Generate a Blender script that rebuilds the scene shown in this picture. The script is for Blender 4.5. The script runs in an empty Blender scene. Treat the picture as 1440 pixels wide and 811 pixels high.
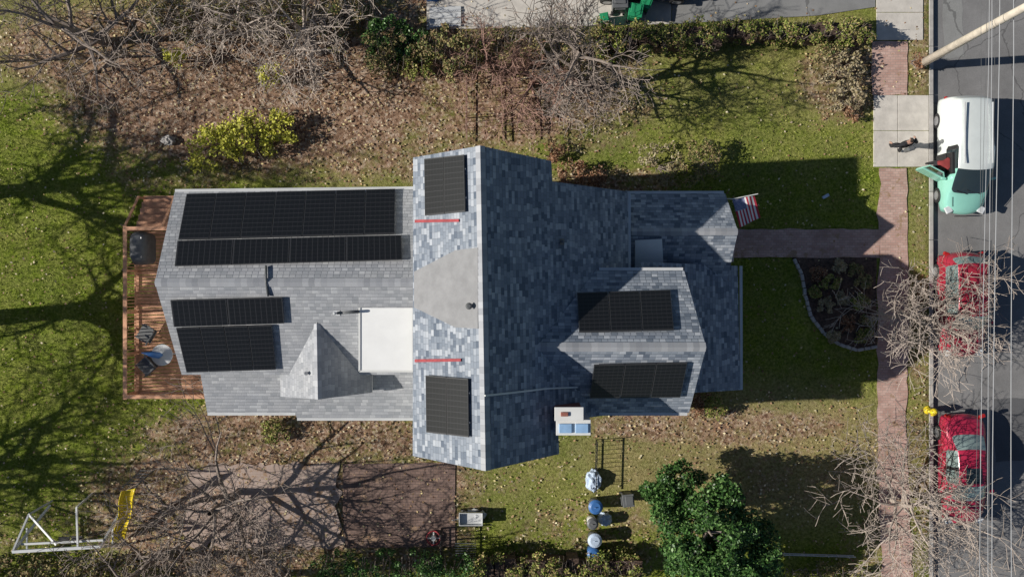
import bpy, bmesh, math, random
import numpy as np
from mathutils import Vector, Matrix, noise
random.seed(7)
scene=bpy.context.scene
H=36.0; F=1224.0
def P(px,py,z=0.0):
    s=(H-z)/F
    return Vector(((px-720)*s,-(py-405.5)*s,z))
# ------------------------------------------------------------------ world
w=bpy.data.worlds.new("World"); scene.world=w; w.use_nodes=True
nt=w.node_tree; nt.nodes.clear()
sky=nt.nodes.new('ShaderNodeTexSky'); sky.sky_type='NISHITA'; sky.sun_disc=False
EL=math.radians(31); AZ=math.radians(4)
sky.sun_elevation=EL; sky.sun_rotation=math.radians(-94)
sky.dust_density=.4; sky.ozone_density=3.0
bg=nt.nodes.new('ShaderNodeBackground'); bg.inputs[1].default_value=0.05
out=nt.nodes.new('ShaderNodeOutputWorld')
nt.links.new(sky.outputs[0],bg.inputs[0]); nt.links.new(bg.outputs[0],out.inputs[0])
sd=bpy.data.lights.new('sun','SUN'); sd.energy=5.0; sd.angle=math.radians(0.5); sd.color=(1,0.95,0.86)
so=bpy.data.objects.new('sun',sd); scene.collection.objects.link(so)
d=Vector((math.cos(EL)*math.cos(AZ),math.cos(EL)*math.sin(AZ),-math.sin(EL)))
so.rotation_euler=d.to_track_quat('-Z','Y').to_euler(); so.location=(-30,0,30)
cd=bpy.data.cameras.new('camera'); cam=bpy.data.objects.new('camera',cd); scene.collection.objects.link(cam)
cam.location=(0,0,H); cd.sensor_width=36; cd.lens=36*F/1440; cd.clip_end=1500
scene.camera=cam
scene.view_settings.view_transform='Standard'; scene.view_settings.look='None'; scene.view_settings.exposure=0
# ------------------------------------------------------------------ material helpers
class N:
    def __init__(s,name):
        s.m=bpy.data.materials.new(name); s.m.use_nodes=True; s.t=s.m.node_tree
        s.b=s.t.nodes['Principled BSDF']
    def n(s,typ,**k):
        x=s.t.nodes.new(typ)
        for a,v in k.items(): setattr(x,a,v)
        return x
    def l(s,a,b): s.t.links.new(a,b)
    def math(s,op,a,b=None,c=None):
        x=s.n('ShaderNodeMath',operation=op)
        for i,v in enumerate((a,b,c)):
            if v is None: continue
            if isinstance(v,(int,float)): x.inputs[i].default_value=v
            else: s.l(v,x.inputs[i])
        return x.outputs[0]
    def ramp(s,fac,stops,interp='LINEAR'):
        r=s.n('ShaderNodeValToRGB'); r.color_ramp.interpolation=interp
        e=r.color_ramp.elements
        while len(e)<len(stops): e.new(0.5)
        for i,(p,c) in enumerate(stops):
            e[i].position=p; e[i].color=(*c,1)
        s.l(fac,r.inputs[0]); return r.outputs[0]
    def noise(s,co,scale,detail=4,rough=.6):
        x=s.n('ShaderNodeTexNoise'); x.inputs['Scale'].default_value=scale
        x.inputs['Detail'].default_value=detail; x.inputs['Roughness'].default_value=rough
        s.l(co,x.inputs['Vector']); return x.outputs[0]
    def mix(s,f,a,b,blend='MIX'):
        x=s.n('ShaderNodeMix',data_type='RGBA',blend_type=blend)
        if isinstance(f,(int,float)): x.inputs[0].default_value=f
        else: s.l(f,x.inputs[0])
        for i,v in ((6,a),(7,b)):
            if isinstance(v,tuple): x.inputs[i].default_value=(*v,1)
            else: s.l(v,x.inputs[i])
        return x.outputs[2]
    def bump(s,h,strength=.5,dist=.02):
        x=s.n('ShaderNodeBump'); x.inputs['Strength'].default_value=strength; x.inputs['Distance'].default_value=dist
        s.l(h,x.inputs['Height']); s.l(x.outputs[0],s.b.inputs['Normal'])
def mat(name,c,rough=.7,var=.25,scale=3,bump=0,metal=0,coat=0,spec=.5):
    a=N(name); co=a.n('ShaderNodeTexCoord').outputs['Object']
    nz=a.noise(co,scale,5)
    lo=tuple(max(0,x*(1-var)) for x in c); hi=tuple(min(1,x*(1+var)) for x in c)
    a.l(a.ramp(nz,[(.3,lo),(.7,hi)]),a.b.inputs['Base Color'])
    a.b.inputs['Roughness'].default_value=rough; a.b.inputs['Metallic'].default_value=metal
    a.b.inputs['Coat Weight'].default_value=coat; a.b.inputs['Specular IOR Level'].default_value=spec
    if bump: a.bump(a.noise(co,scale*6,3),bump,.02)
    return a.m
def leafmat(name,cols,rough=.6):
    a=N(name); g=a.n('ShaderNodeNewGeometry').outputs['Random Per Island']
    st=[((i+.5)/len(cols),c) for i,c in enumerate(cols)]
    col=a.ramp(g,st)
    co=a.n('ShaderNodeTexCoord').outputs['Object']
    col=a.mix(.6,col,a.ramp(a.noise(co,1.3,2),[(.35,(.5,.5,.5)),(.65,(1,1,1))]),'MULTIPLY')
    a.l(col,a.b.inputs['Base Color'])
    a.b.inputs['Roughness'].default_value=rough; a.b.inputs['Specular IOR Level'].default_value=.25
    return a.m
def shingle_mat(name,stops,tw=.21,th=.125,line=.5):
    a=N(name); uv=a.n('ShaderNodeUVMap').outputs[0]
    sp=a.n('ShaderNodeSeparateXYZ'); a.l(uv,sp.inputs[0])
    v=a.math('DIVIDE',sp.outputs[1],th); row=a.math('FLOOR',v)
    wn=a.n('ShaderNodeTexWhiteNoise',noise_dimensions='1D'); a.l(row,wn.inputs['W'])
    u=a.math('ADD',a.math('DIVIDE',sp.outputs[0],tw),wn.outputs[0])
    col=a.math('FLOOR',u)
    cb=a.n('ShaderNodeCombineXYZ'); a.l(col,cb.inputs[0]); a.l(row,cb.inputs[1])
    w2=a.n('ShaderNodeTexWhiteNoise',noise_dimensions='2D'); a.l(cb.outputs[0],w2.inputs['Vector'])
    c=a.ramp(w2.outputs[0],stops)
    fu=a.math('FRACT',u); fv=a.math('FRACT',v)
    ln=a.math('MINIMUM',a.math('MULTIPLY',fv,5),1.0)
    jn=a.math('MINIMUM',a.math('MULTIPLY',fu,10),1.0)
    k=a.math('MULTIPLY',ln,jn)
    c=a.mix(a.math('MULTIPLY',a.math('SUBTRACT',1,k),line),c,(.05,.058,.075))
    big=a.noise(uv,.9,6,.65)
    c=a.mix(.5,c,a.ramp(big,[(.3,(.78,.80,.84)),(.7,(1.08,1.06,1.03))]),'MULTIPLY')
    c=a.mix(.3,c,a.ramp(a.noise(uv,60,2),[(.3,(.65,.65,.65)),(.7,(1.1,1.1,1.1))]),'MULTIPLY')
    a.l(c,a.b.inputs['Base Color']); a.b.inputs['Roughness'].default_value=.9
    a.b.inputs['Specular IOR Level'].default_value=.2
    hh=a.math('ADD',a.math('MULTIPLY',a.math('SUBTRACT',1,fv),.7),a.math('MULTIPLY',w2.outputs[0],.5))
    a.bump(a.math('MULTIPLY',hh,k),.5,.02)
    return a.m
M={}
M['shingle']=shingle_mat('shingle',[(0,(.135,.165,.215)),(.25,(.24,.275,.33)),(.7,(.325,.36,.415)),(1,(.50,.53,.58))])
M['shingle2']=shingle_mat('shingle_pale',[(0,(.33,.345,.37)),(.3,(.39,.40,.425)),(.8,(.44,.45,.475)),(1,(.53,.54,.56))],line=.35)  # paler tabs with less contrast, used on the wing roofs
M['cap']=shingle_mat('ridge_cap',[(0,(.38,.39,.42)),(1,(.56,.57,.60))],tw=.2,th=.3)
M['membrane']=mat('grey_membrane',(.27,.27,.28),.85,.14,2.5,.3)
M['white_roof']=mat('white_membrane',(.90,.90,.89),.6,.04,2,.1)
M['white']=mat('white_paint',(.75,.75,.73),.5,.06,2)
M['gutter']=mat('gutter_paint',(.6,.61,.62),.4,.08,2)
M['wire']=mat('wire_sheath',(.42,.43,.45),.5,.08,2)
M['siding']=mat('siding_paint',(.55,.56,.54),.6,.08,1)
M['red']=mat('red_flashing',(.34,.045,.055),.7,.3,5)
M['dark']=mat('dark_rubber',(.02,.02,.022),.6,.2,5)
M['steel']=mat('steel',(.45,.46,.48),.35,.15,8,metal=.8)
M['lead']=mat('lead_flashing',(.6,.61,.63),.5,.2,5,.2)
M['wood']=mat('deck_wood',(.62,.33,.20),.75,.3,4,.3)
M['paleWood']=mat('pole_wood',(.70,.62,.52),.8,.2,3,.3)
M['bark']=mat('bark',(.27,.22,.19),.9,.3,5,.5)
M['barkPale']=mat('bark_pale',(.44,.37,.32),.9,.25,5,.5)
M['barkRed']=mat('bark_red',(.33,.20,.16),.9,.3,5,.5)
M['glass']=mat('window_glass',(.02,.03,.035),.06,.1,1,spec=.8)
M['concrete']=mat('concrete',(.60,.56,.51),.85,.16,2,.3)
M['kerb']=mat('kerb_stone',(.42,.40,.38),.85,.2,3,.3)
M['mulch']=mat('mulch',(.10,.065,.05),.95,.6,9,.8)
M['skin']=mat('skin',(.5,.3,.22),.6,.05,5)
M['black']=mat('black_cloth',(.018,.018,.022),.85,.2,8)
M['hair']=mat('hair',(.03,.02,.015),.7,.2,9)
M['maroon']=mat('maroon_cloth',(.22,.03,.03),.85,.2,8)
M['yellow']=mat('yellow_plastic',(.8,.62,.03),.4,.06,3)
M['green_bin']=mat('green_plastic',(.02,.28,.12),.45,.1,3)
M['blue_bin']=mat('blue_plastic',(.05,.16,.42),.45,.1,3)
M['tarp']=mat('pale_blue_tarp',(.5,.6,.75),.5,.25,5,.4)
M['bluecap']=mat('pale_blue_metal',(.30,.48,.72),.4,.12,4)
M['greybin']=mat('grey_plastic',(.13,.135,.14),.5,.15,3)
M['cover']=mat('grill_cover',(.10,.105,.115),.6,.25,4,.4)
M['brickRed']=mat('chimney_brick',(.32,.12,.09),.85,.25,10,.4)
def asphalt(name,base):
    a=N(name); co=a.n('ShaderNodeTexCoord').outputs['Object']
    c=a.ramp(a.noise(co,.6,6,.7),[(.3,tuple(x*.8 for x in base)),(.7,tuple(x*1.2 for x in base))])
    c=a.mix(.5,c,a.ramp(a.noise(co,45,2),[(.3,(.6,.6,.6)),(.7,(1.2,1.2,1.2))]),'MULTIPLY')
    vo=a.n('ShaderNodeTexVoronoi',feature='DISTANCE_TO_EDGE'); vo.inputs['Scale'].default_value=.3
    dn=a.n('ShaderNodeMixRGB'); dn.inputs[0].default_value=.35
    nn=a.n('ShaderNodeTexNoise'); nn.inputs['Scale'].default_value=1.5; nn.inputs['Detail'].default_value=6; a.l(co,nn.inputs['Vector'])
    a.l(co,dn.inputs[1]); a.l(nn.outputs[1],dn.inputs[2]); a.l(dn.outputs[0],vo.inputs['Vector'])
    cr=a.math('LESS_THAN',vo.outputs['Distance'],.004)
    c=a.mix(a.math('MULTIPLY',cr,.5),c,(.05,.05,.05))
    a.l(c,a.b.inputs['Base Color']); a.b.inputs['Roughness'].default_value=.85
    a.bump(a.noise(co,40,3),.3,.01)
    return a.m
M['asphalt']=asphalt('asphalt',(.225,.22,.22))
M['drive']=asphalt('driveway_asphalt',(.26,.26,.26))
def brickmat(name,c1,c2,mortar,scale=1,rot=0,litter=.0):
    a=N(name); co=a.n('ShaderNodeTexCoord').outputs['Object']
    mp=a.n('ShaderNodeMapping'); mp.inputs['Rotation'].default_value=(0,0,rot); a.l(co,mp.inputs[0])
    b=a.n('ShaderNodeTexBrick'); b.inputs['Scale'].default_value=scale
    b.inputs['Brick Width'].default_value=.21; b.inputs['Row Height'].default_value=.105; b.inputs['Mortar Size'].default_value=.008
    b.inputs['Color1'].default_value=(*c1,1); b.inputs['Color2'].default_value=(*c2,1); b.inputs['Mortar'].default_value=(*mortar,1)
    a.l(mp.outputs[0],b.inputs['Vector'])
    c=a.mix(.7,b.outputs[0],a.ramp(a.noise(co,1.2,5),[(.3,(.65,.62,.6)),(.7,(1.1,1.1,1.1))]),'MULTIPLY')
    if litter:
        vo=a.n('ShaderNodeTexVoronoi'); vo.inputs['Scale'].default_value=11; a.l(co,vo.inputs['Vector'])
        lc=a.ramp(a.math('FRACT',a.math('MULTIPLY',vo.outputs['Distance'],7.3)),[(0,(.18,.10,.065)),(.5,(.36,.23,.15)),(1,(.52,.38,.26))])
        f=a.math('GREATER_THAN',a.noise(co,1.1,8,.8),1-litter)
        c=a.mix(f,c,lc)
    a.l(c,a.b.inputs['Base Color']); a.b.inputs['Roughness'].default_value=.9
    a.bump(b.outputs[1],-.3,.01)
    return a.m
M['walk']=brickmat('brick_paving',(.50,.31,.26),(.62,.43,.37),(.36,.29,.26),litter=.42)
M['patio']=brickmat('patio_paving',(.20,.13,.11),(.28,.19,.16),(.10,.08,.07),rot=.0,litter=.42)
M['dust']=brickmat('dusty_paving',(.46,.35,.30),(.50,.40,.35),(.40,.31,.27),litter=.45)
# ------------------------------------------------------------------ mesh helpers
def link(o,parent=None):
    scene.collection.objects.link(o)
    if parent: o.parent=parent
    return o
def empty(name,loc=(0,0,0)):
    e=bpy.data.objects.new(name,None); e.location=loc; e.empty_display_size=.2
    scene.collection.objects.link(e); return e
def mesh(name,v,f,m=None,parent=None,smooth=False):
    me=bpy.data.meshes.new(name); me.from_pydata([tuple(x) for x in v],[],f); me.update()
    ms=m if isinstance(m,list) else [m]
    for x in ms:
        if x: me.materials.append(x)
    if smooth: me.polygons.foreach_set('use_smooth',[True]*len(me.polygons))
    o=bpy.data.objects.new(name,me); return link(o,parent)
def boxv(c,s,rz=0,rot=None):
    hx,hy,hz=s[0]/2,s[1]/2,s[2]/2
    R=rot if rot else Matrix.Rotation(rz,3,'Z')
    v=[R@Vector((a*hx,b*hy,e*hz))+Vector(c) for a,b,e in [(-1,-1,-1),(1,-1,-1),(1,1,-1),(-1,1,-1),(-1,-1,1),(1,-1,1),(1,1,1),(-1,1,1)]]
    f=[(0,3,2,1),(4,5,6,7),(0,1,5,4),(1,2,6,5),(2,3,7,6),(3,0,4,7)]
    return v,f
class G:
    def __init__(s): s.v=[]; s.f=[]
    def add(s,vf):
        n=len(s.v); s.v+=list(vf[0]); s.f+=[tuple(i+n for i in q) for q in vf[1]]; return s
    def box(s,c,sz,rz=0,rot=None): return s.add(boxv(c,sz,rz,rot))
    def beam(s,a,b,w,h=None):
        a=Vector(a); b=Vector(b); d=b-a
        q=d.to_track_quat('X','Z').to_matrix()
        return s.box((a+b)/2,(d.length,w,h or w),rot=q)
    def tube(s,pts,rad,n=8,cap=True):
        pts=[Vector(p) for p in pts]; v=[];f=[]
        if isinstance(rad,(int,float)): rad=[rad]*len(pts)
        for i,p in enumerate(pts):
            t=(pts[min(i+1,len(pts)-1)]-pts[max(i-1,0)])
            if t.length<1e-6: t=Vector((0,0,1))
            t.normalize()
            a=t.cross(Vector((0,0,1)) if abs(t.z)<.9 else Vector((1,0,0))).normalized(); b=t.cross(a)
            for k in range(n):
                an=2*math.pi*k/n; v.append(p+(a*math.cos(an)+b*math.sin(an))*rad[i])
        for i in range(len(pts)-1):
            for k in range(n):
                k2=(k+1)%n; f.append((i*n+k,i*n+k2,(i+1)*n+k2,(i+1)*n+k))
        if cap: f.append(tuple(range(n))[::-1]); f.append(tuple(range((len(pts)-1)*n,len(pts)*n)))
        return s.add((v,f))
    def obj(s,name,m,parent=None,smooth=False,bevel=0):
        o=mesh(name,s.v,s.f,m,parent,smooth)
        if bevel:
            b=o.modifiers.new('b','BEVEL'); b.width=bevel; b.segments=2; b.limit_method='ANGLE'
        return o
def sheet(name,pts,z,m,sub=0):
    v=[(p.x,p.y,z) for p in [P(a,b,z) for a,b in pts]]
    return mesh(name,v,[tuple(range(len(v)))],m)
def organic(pts,amp=.06,step=.3,z=0):
    out=[]
    for i in range(len(pts)):
        a=P(*pts[i],z); b=P(*pts[(i+1)%len(pts)],z); n=max(1,int((b-a).length/step))
        for k in range(n):
            p=a.lerp(b,k/n); q=noise.noise_vector(p*1.7)*amp+noise.noise_vector(p*5)*amp*.6
            out.append((p.x+q.x,p.y+q.y,z))
    return out
def osheet(name,pts,z,m,amp=.06):
    v=organic(pts,amp,z=z); bm=bmesh.new()
    vs=[bm.verts.new(q) for q in v]; f=bm.faces.new(vs); bmesh.ops.triangulate(bm,faces=[f])
    me=bpy.data.meshes.new(name); bm.normal_update(); bm.to_mesh(me); bm.free(); me.materials.append(m)
    o=bpy.data.objects.new(name,me); return link(o)
# ------------------------------------------------------------------ ground
KX=17.35; RX1=27.2
def gaxis(lo,hi,step,far):
    a=list(np.arange(lo,hi+1e-6,step)); x=hi; s=step
    b=[]
    while x<far: s*=1.5; x+=s; b.append(x)
    c=[]; x=lo; s=step
    while x>-far: s*=1.5; x-=s; c.append(x)
    return c[::-1]+a+b
gx=gaxis(-22,28,.18,600); gy=gaxis(-13,13,.18,600)
gx=sorted([x for x in gx if abs(x-KX)>.12 and abs(x-RX1)>.12]+[KX-.02,KX+.02,RX1-.02,RX1+.02])
blobs=[(360,130,270,105,1.15),(520,170,210,85,.8),(700,120,200,90,.9),(820,150,110,70,.6),(150,70,160,60,.9),
 (420,608,220,42,.95),(330,720,210,110,.95),(560,700,120,110,.8),(1000,598,190,26,.85),(1185,110,60,60,.85),(1290,60,20,120,.7),
 (1290,300,14,90,.5),(720,650,80,50,.45),(860,260,90,24,.8),(1292,600,18,230,.55),(1110,640,180,75,.5),(250,235,110,40,.6),(450,20,260,40,.9),
 (840,760,120,60,.6),(60,760,130,50,.5),(1240,790,60,80,.6),(930,590,60,30,.6)]
dry=[(100,40,190,70,1.),(1060,640,240,95,1.4),(1150,90,120,90,.7),(920,110,260,60,.7),(600,240,260,30,.5),(40,60,160,60,1.),(1295,400,20,420,.8),(560,230,180,60,.7),(740,680,90,60,.6),(1000,200,260,40,.35)]
def ev(bl,px,py):
    s=0
    for cx,cy,rx,ry,k in bl:
        q=((px-cx)/rx)**2+((py-cy)/ry)**2
        if q<2.2: s=max(s,k*min(1,max(0,(1.9-q)/1.3)))
    return s
gv=[];cols=[]
for y in gy:
    for x in gx:
        r=KX<x<RX1
        inside=abs(x)<30 and abs(y)<16
        h=0.0
        if inside and not r: h=.03*noise.noise(Vector((x*.35,y*.35,0)))-.02 if x<KX-1 else -.01
        if r: h=-.13
        gv.append((x,y,h))
        px=720+x*34; py=405.5-y*34
        cols.append((ev(blobs,px,py),ev(dry,px,py)))
nx=len(gx)
gf=[(j*nx+i,j*nx+i+1,(j+1)*nx+i+1,(j+1)*nx+i) for j in range(len(gy)-1) for i in range(nx-1)]
a=N('lawn'); co=a.n('ShaderNodeTexCoord').outputs['Object']
at=a.n('ShaderNodeAttribute'); at.attribute_name='mask'
sp=a.n('ShaderNodeSeparateColor'); a.l(at.outputs['Color'],sp.inputs[0])
fine=a.noise(co,9,6,.75); mid=a.noise(co,1.6,6,.75); big=a.noise(co,.28,4,.6)
g1=a.ramp(fine,[(.30,(.055,.085,.008)),(.5,(.215,.285,.03)),(.70,(.42,.47,.09))])
g2=a.ramp(fine,[(.30,(.15,.12,.05)),(.5,(.38,.32,.15)),(.70,(.60,.51,.28))])
grass=a.mix(a.ramp(mid,[(.38,(0,0,0)),(.8,(.6,.6,.6))]),g1,g2)
dfac=a.math('MULTIPLY',sp.outputs[1],a.math('ADD',mid,.15))
dfac=a.math('MINIMUM',a.math('MAXIMUM',dfac,0),1)
grass=a.mix(dfac,grass,g2)
grass=a.mix(.85,grass,a.ramp(big,[(.3,(.62,.70,.62)),(.7,(1.1,1.05,1))]),'MULTIPLY')
vo=a.n('ShaderNodeTexVoronoi'); vo.inputs['Scale'].default_value=10; a.l(co,vo.inputs['Vector'])
vs=a.n('ShaderNodeSeparateColor'); a.l(vo.outputs['Color'],vs.inputs[0])
lit=a.ramp(vs.outputs[0],[(0,(.18,.10,.065)),(.4,(.38,.24,.16)),(.75,(.52,.35,.25)),(1,(.68,.54,.42))])
lit=a.mix(.7,lit,a.ramp(fine,[(.3,(.45,.45,.45)),(.7,(1.2,1.2,1.2))]),'MULTIPLY')
t=a.math('ADD',a.math('MULTIPLY',a.math('SUBTRACT',a.noise(co,1.3,9,.85),.5),5.0),a.math('SUBTRACT',a.math('MULTIPLY',sp.outputs[0],1.9),.85))
t=a.math('MINIMUM',a.math('MAXIMUM',t,0),1)
c=a.mix(t,grass,lit)
a.l(c,a.b.inputs['Base Color']); a.b.inputs['Roughness'].default_value=.95; a.b.inputs['Specular IOR Level'].default_value=.1
a.bump(a.math('ADD',a.noise(co,14,5,.8),a.math('MULTIPLY',a.noise(co,45,2),.4)),1.0,.07)
M['lawn']=a.m
g=mesh('ground',gv,gf,M['lawn'],smooth=True)
ca=g.data.color_attributes.new('mask','FLOAT_COLOR','POINT')
ca.data.foreach_set('color',[q for c_ in cols for q in (c_[0],c_[1],0,1)])
rd=[(KX,-300),(RX1,-300),(RX1,300),(KX,300)]
mesh('road',[(x,y,-.124) for x,y in rd],[(0,1,2,3)],M['asphalt'])
k=G()
for y in np.arange(-60,60,2.0): k.box((KX-.02,y+1,-.03),(.16,1.985,.15)); k.box((RX1+.02,y+1,-.03),(.16,1.985,.15))
k.obj('kerb',M['kerb'],bevel=.01)
osheet('road_patch',[(1395,560),(1500,560),(1500,640),(1400,650)],-.119,asphalt('asphalt_patch',(.12,.12,.125)))
osheet('road_patch',[(1325,-30),(1352,-30),(1356,80),(1328,84)],-.119,asphalt('asphalt_patch_light',(.27,.27,.265)))
def pave(name,pts,z,m,amp=.05): return osheet(name,pts,z,m,amp)
Z1=.022
pave('brick_pavement',[(1236,236),(1276,236),(1278,440),(1274,620),(1283,780),(1285,900),(1243,900),(1240,780),(1232,620),(1234,440)],Z1,M['walk'],.12)
pave('brick_pavement',[(1226,58),(1276,58),(1276,134),(1226,134)],Z1,M['walk'])
pave('front_path',[(1030,322),(1236,322),(1236,362),(1030,362)],Z1+.004,M['walk'])
cg=G()
def slab(px0,py0,px1,py1,z=.03):
    A=P(px0,py0);B=P(px1,py1)
    cg.box(((A.x+B.x)/2,(A.y+B.y)/2,z-.03),(abs(B.x-A.x)-.02,abs(B.y-A.y)-.02,.06))
slab(1228,134,1262,184);slab(1228,184,1262,235);slab(1262,134,1306,184);slab(1262,184,1306,235);slab(1232,-60,1300,-10);slab(1232,-10,1298,18);slab(1232,18,1298,57)
for i in range(8): slab(1232,-60-(i+1)*50,1278,-60-i*50)
cg.obj('concrete_pavement',M['concrete'],bevel=.008)
sheet('driveway',[(945,-60),(1231,-60),(1231,10),(1150,22),(945,34)][::-1],Z1,M['drive'])
sheet('concrete_driveway',[(600,-60),(944,-60),(944,34),(600,42)][::-1],Z1+.004,M['concrete'])
pave('patio',[(482,652),(640,650),(640,768),(484,770)],Z1,M['patio'])
pave('dirt_patio',[(260,654),(478,650),(480,770),(258,768)],Z1+.004,M['dust'],.35)
bed=[(1114,362),(1232,362),(1233,486),(1205,492),(1180,484),(1158,468),(1140,445),(1132,415),(1126,385)]
osheet('garden_bed',bed,Z1+.008,M['mulch'],.04)
eg=G(); edge=[(1116,364),(1127,385),(1132,415),(1140,445),(1158,468),(1180,484),(1205,492),(1233,487)]
pts=[P(*e,.03) for e in edge]
for i in range(len(pts)-1):
    L=(pts[i+1]-pts[i]).length; n=max(1,round(L/.26))
    for q in range(n):
        c=pts[i].lerp(pts[i+1],(q+.5)/n); dd=(pts[i+1]-pts[i])
        eg.box(c+Vector((0,0,.03)),(L/n*.9,.13,.12+random.random()*.03),math.atan2(dd.y,dd.x)+random.uniform(-.12,.12))
eg.obj('stone_edging',M['kerb'],bevel=.02)
# ------------------------------------------------------------------ house
house=empty('shingle_house')
def roof(name,pts,m='shingle',t=.14,parent=house):
    pts=[Vector(p) for p in pts]
    n=Vector((0,0,0))
    for i,p in enumerate(pts):
        q=pts[(i+1)%len(pts)]; n+=Vector(((p.y-q.y)*(p.z+q.z),(p.z-q.z)*(p.x+q.x),(p.x-q.x)*(p.y+q.y)))
    n.normalize()
    if n.z<0: pts=pts[::-1]; n=-n
    N_=len(pts); v=pts+[p-Vector((0,0,t)) for p in pts]
    f=[tuple(range(N_)),tuple(range(2*N_-1,N_-1,-1))]+[(i,i+N_,(i+1)%N_+N_,(i+1)%N_) for i in range(N_)]
    o=mesh(name,v,f,[M[m],M['gutter']],parent)
    for i,p in enumerate(o.data.polygons): p.material_index=0 if i==0 else 1
    uv=o.data.uv_layers.new(name='UVMap')
    h=Vector((-n.y,n.x,0)); h=h.normalized() if h.length>1e-4 else Vector((1,0,0))
    s=n.cross(h)
    if s.z<0: s=-s
    for l in o.data.loops:
        c=o.data.vertices[l.vertex_index].co; uv.data[l.index].uv=(c.dot(h)+50,c.dot(s)+50)
    return (pts[0],n)
def cap(name,a,b,w=.16,pitch=.8,slopes=None):
    a=Vector(a);b=Vector(b);d=(b-a); L=d.length; d.normalize()
    sd_=d.cross(Vector((0,0,1))).normalized()
    n=max(1,int(L/.2)); v=[];f=[]
    for i in range(n):
        p=a+d*(L*i/n); q=a+d*(L*(i+1.25)/n) if i<n-1 else b
        z0=Vector((0,0,.035)); z1=Vector((0,0,.015))
        drop=Vector((0,0,-w*pitch)); k=len(v)
        v+=[p-sd_*w+drop+z0,p+z0,p+sd_*w+drop+z0,q-sd_*w+drop+z1,q+z1,q+sd_*w+drop+z1]
        f+=[(k,k+1,k+4,k+3),(k+1,k+2,k+5,k+4)]
    o=mesh(name,v,f,M['cap'],house)
    uv=o.data.uv_layers.new(name='UVMap')
    for l in o.data.loops:
        i=l.vertex_index//6; uv.data[l.index].uv=(i*.2+.1,.15)
rx=lambda y:-.98+(4.39-y)*.017
zR=lambda x,y:9.2-.84*(x-rx(y))
zL=lambda x,y:9.2-.86*(rx(y)-x)
A=Vector((rx(4.39),4.39,9.2)); B=Vector((rx(-5.61),-5.61,9.2))
q=lambda f,x,y:Vector((x,y,f(x,y)))
PL=roof('main_roof_rear',[A,q(zL,-3.27,4.32),q(zL,-3.30,-5.56),B])
PR=roof('main_roof_front',[A,B,q(zR,1.56,-5.47),q(zR,1.52,-4.4),q(zR,4.18,-4.4),q(zR,4.14,3.46),q(zR,1.33,3.53),q(zR,1.30,4.2)])
cap('ridge_main',A,B,.15,.84)
zd=7.8; yr=-1.9
PDu=roof('dormer_roof_north',[(.3,yr,zd),(6.29,yr,zd),(5.93,.62,6.0),(.3,.62,6.0)])
PDl=roof('dormer_roof_south',[(.3,yr,zd),(.3,-4.28,6.0),(6.1,-4.28,6.0),(6.29,yr,zd)])
cap('ridge_dormer',(.72,yr,zd),(6.29,yr,zd),.15,.73)
wz=7.0; wy=.2
PWu=roof('wing_roof_north',[(-11.9,wy,wz),(-2.6,wy,wz),(-2.6,3.5,5.28),(-11.9,3.4,5.3)],'shingle2')
PWl=roof('wing_roof_south',[(-11.9,wy,wz),(-11.65,-3.04,5.3),(-2.6,-3.04,5.3),(-2.6,wy,wz)],'shingle2')
cap('ridge_wing',(-11.9,wy,wz),(-3.3,wy,wz),.14,.53)
roof('wing_lower_roof',[(-11.15,-2.75,5.0),(-11.1,-4.52,4.3),(-7.9,-4.52,4.3),(-7.85,-4.72,4.24),(-3.0,-4.72,4.24),(-3.0,-2.75,5.0)],'shingle2')
roof('wing_gable_west',[(-6.66,-.9,6.3),(-6.62,-3.78,6.3),(-8.25,-3.84,5.0),(-8.25,-.9,5.0)],'shingle2')
roof('wing_gable_east',[(-6.66,-.9,6.3),(-5.0,-.9,5.0),(-4.98,-3.7,5.0),(-6.62,-3.78,6.3)],'shingle2')
cap('ridge_wing_gable',(-6.66,-1.2,6.3),(-6.62,-3.78,6.3),.12,.76)
g_=G(); g_.box((-4.25,-1.72,5.8),(1.72,2.06,1.5)); g_.obj('flat_roof_dormer',M['siding'],house)
g_=G(); g_.box((-4.25,-1.72,6.58),(1.80,2.14,.06)); g_.obj('flat_white_roof',M['white_roof'],house,bevel=.01)
g_=G()
for (a_,b_) in [((-5.15,-.65),(-5.15,-2.79)),((-5.15,-2.79),(-3.35,-2.79))]: g_.beam((*a_,6.62),(*b_,6.62),.06,.04)
g_.obj('flat_roof_edge',M['white'],house)
roof('entry_roof_north',[(3.6,2.05,4.65),(8.14,2.05,4.65),(7.94,3.53,3.6),(3.6,3.53,3.6)])
roof('entry_roof_south',[(3.6,2.05,4.65),(3.6,.3,3.45),(8.05,.3,3.45),(8.14,2.05,4.65)])
cap('ridge_entry',(4.3,2.05,4.65),(8.14,2.05,4.65),.13,.7)
roof('porch_roof',[(4.6,.95,5.0),(8.50,.85,3.2),(8.60,-3.82,3.2),(4.6,-3.82,5.0)])
O=Vector((0,0,H))
def on(px,py,pl,off=0):
    d_=Vector(((px-720)/F,-(py-405.5)/F,-1)); p0,n=pl; p0=p0+n*off
    t_=(p0-O).dot(n)/d_.dot(n); return O+d_*t_
def patch(name,pxs,pl,off,m,t=.02):
    pts=[on(a_,b_,pl,off) for a_,b_ in pxs]; n=pl[1]
    k_=len(pts); v=pts+[p-n*t for p in pts]
    area=sum(pts[i].x*pts[(i+1)%k_].y-pts[(i+1)%k_].x*pts[i].y for i in range(k_))
    top=tuple(range(k_)) if area>0 else tuple(range(k_))[::-1]
    f=[top,tuple(x+k_ for x in top[::-1])]+[(i,(i+1)%k_,(i+1)%k_+k_,i+k_) for i in range(k_)]
    return mesh(name,v,f,M[m],house)
patch('cricket_membrane',[(582,382),(640,352),(672,348),(672,462),(640,460),(582,432)],PL,.03,'membrane')
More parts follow.
